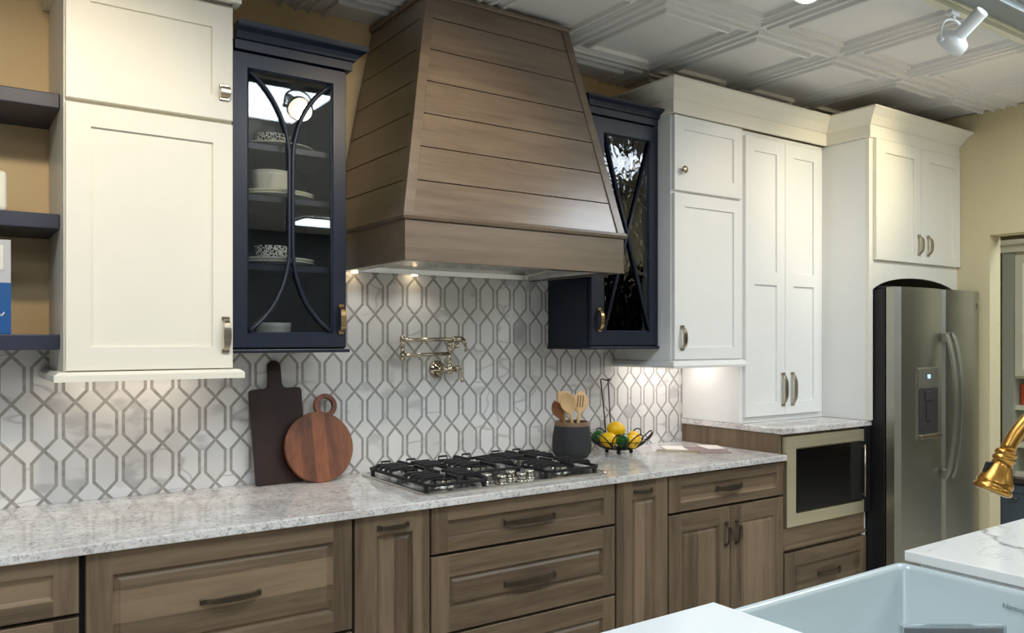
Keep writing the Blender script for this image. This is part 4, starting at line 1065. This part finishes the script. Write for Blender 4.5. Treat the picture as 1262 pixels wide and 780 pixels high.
# faucet
t = thing('kitchen_faucet', 'brushed gold pull-down kitchen faucet arching over the island sink', 'faucet', (1.63, -2.42, .9145))
tip = Vector((1.4575, -2.298, 1.178)); axu = Vector((.020, -.012, .062)).normalized(); axu = Vector((.33, -.21, 1)).normalized()
mb = MB(); mb.lathe([(.024, 0), (.0295, .002), (.0305, .006), (.0290, .010), (.0275, .012), (.0288, .016), (.0283, .020), (.0225, .032), (.0175, .047), (.0150, .056), (.0172, .058), (.0180, .061), (.0165, .064), (.0150, .066), (.0168, .068), (.0175, .071), (.0160, .074), (.0125, .076)], tip, axu, 32); sh = link('spray_head', mb, 'gold', t)
mb = MB(); sdv = Vector((-.821, .571, 0)); mb.rings([[tip+axu*h+sdv*(o_)+Vector((.571, .821, 0))*w_ for (o_, w_) in ((.0, -.005), (.026, -.005), (.026, .005), (.0, .005))] for h in (.03, .055)]); link('spray_button', mb, 'blackmat', sh)
p0 = tip+axu*.074; base = Vector((1.63, -2.42, .9145)); pts = []
topz = 1.352; q0 = p0; 
ctrl = [q0, q0+axu*.07, Vector((1.575, -2.381, 1.385)), Vector((1.63, -2.42, 1.37)), Vector((1.63, -2.42, 1.2))]
for k in range(31):
    s = k/30; b_ = [math.comb(4, i)*s**i*(1-s)**(4-i) for i in range(5)]; p = Vector((0, 0, 0))
    for w_, c_ in zip(b_, ctrl): p += c_*w_
    pts.append(p)
mb = MB(); mb.tube(pts+[Vector((1.63, -2.42, 1.05))], .0118, 16); link('spout', mb, 'gold', t)
mb = MB(); mb.lathe([(.030, 0), (.031, .004), (.026, .012), (.021, .02), (.019, .09), (.022, .1), (.022, .11), (.018, .118), (.0125, .14)], base, n=28); link('faucet_body', mb, 'gold', t)
mb = MB(); mb.cyl(base+Vector((.02, 0, .06)), base+Vector((.045, 0, .06)), .012); mb.tube([base+Vector((.04, 0, .06)), base+Vector((.07, 0, .08)), base+Vector((.10, 0, .12))], .006, 10); link('lever', mb, 'gold', t)

# ================================================================== ROOM BEYOND THE DOORWAY
t = thing('hutch', 'cream hutch with a panelled door over open shelves, seen through the doorway', 'cabinet', (6.2, -1.0, .5))
HX = 6.0; HY0 = -.27
mb = MB(); mb.box(HX+.02, HX+.4, -1.9, HY0, 1.17, 2.03); mb.box(HX+.35, HX+.4, -1.9, HY0, .5, 1.17); mb.box(HX+.02, HX+.4, -1.9, -1.86, .5, 1.17)
for z in (.5, .70, .955): mb.box(HX+.02, HX+.36, -1.88, -.33, z, z+.03)
link('body', mb, 'hutch', t)
mb = MB(); mb.box(HX, HX+.4, -.345, HY0, .5, 2.03, .003); link('side_pilaster', mb, 'hutchgrey', t, label='sage grey side post')
mb = MB(); moulding(mb, [(HX+.4, HY0), (HX, HY0), (HX, -1.9)][::-1] if False else [(HX+.4, HY0), (HX, HY0), (HX, -1.9)], [(0, 2.02), (.01, 2.02), (.012, 2.06), (.05, 2.10), (.05, 2.12), (0, 2.12)][::1])
mb2 = MB(); mb2.box(HX-.04, HX+.4, -1.93, HY0+.03, 2.08, 2.115, .008); mb2.box(HX-.015, HX+.4, -1.9, HY0+.01, 2.03, 2.08, .004); link('crown', mb2, 'hutch', t); mb.bm.free()
def fr_x(mb, y0, y1, z0, z1, x, fw):
    b2 = MB(); front(b2, y0, y1, z0, z1, 0, .02, fw, RAISED)
    bmesh.ops.transform(b2.bm, matrix=Matrix.Translation((x, 0, 0)) @ Matrix.Rotation(-math.pi/2, 4, 'Z'), verts=b2.bm.verts); mb.merge(b2.bm)
for (a, b) in ((.35, .80), (.81, 1.26)):
    mb = MB(); fr_x(mb, a, b, 1.185, 2.01, HX, .05); link('door', mb, 'hutch', t)
mb = MB(); mb.box(HX+.34, HX+.348, -1.86, -.345, .53, .94); link('back_panel', mb, 'olive', t, label='olive back of the open shelves')
mb = MB(); mb.box(HX+.08, HX+.10, -.46, -.355, .986, 1.13, .003); tag(link('small_box', mb, 'orange'), 'small orange and white box on the hutch shelf', 'box')
t = thing('low_cabinet', 'slate blue low cabinet with a dark top below the hutch', 'cabinet', (6.2, -1.0, 0))
mb = MB(); mb.box(HX-.02, HX+.4, -1.9, -.2, .0, .465); link('body', mb, 'bluegrey', t)
mb = MB(); mb.box(HX-.06, HX+.4, -1.93, -.16, .466, .499, .004); link('top', mb, 'darktop', t)
mb = MB(); fr_x(mb, .215, .62, .05, .45, HX-.041, .05); d = link('door', mb, 'bluegrey', t)
mb = MB(); mb.cyl((HX-.07, -.40, .36), (HX-.07, -.34, .36), .006); mb.cyl((HX-.07, -.39, .36), (HX-.04, -.39, .36), .004); mb.cyl((HX-.07, -.35, .36), (HX-.04, -.35, .36), .004); link('handle', mb, 'pewter', d)
troffer(5.0, 5.6, -2.4, -1.2, 'added ceiling fill panel lighting the room beyond the doorway')  # invented fixture, put in to light the far room

for o in bpy.data.objects:
    if '_o' in o: del o['_o']
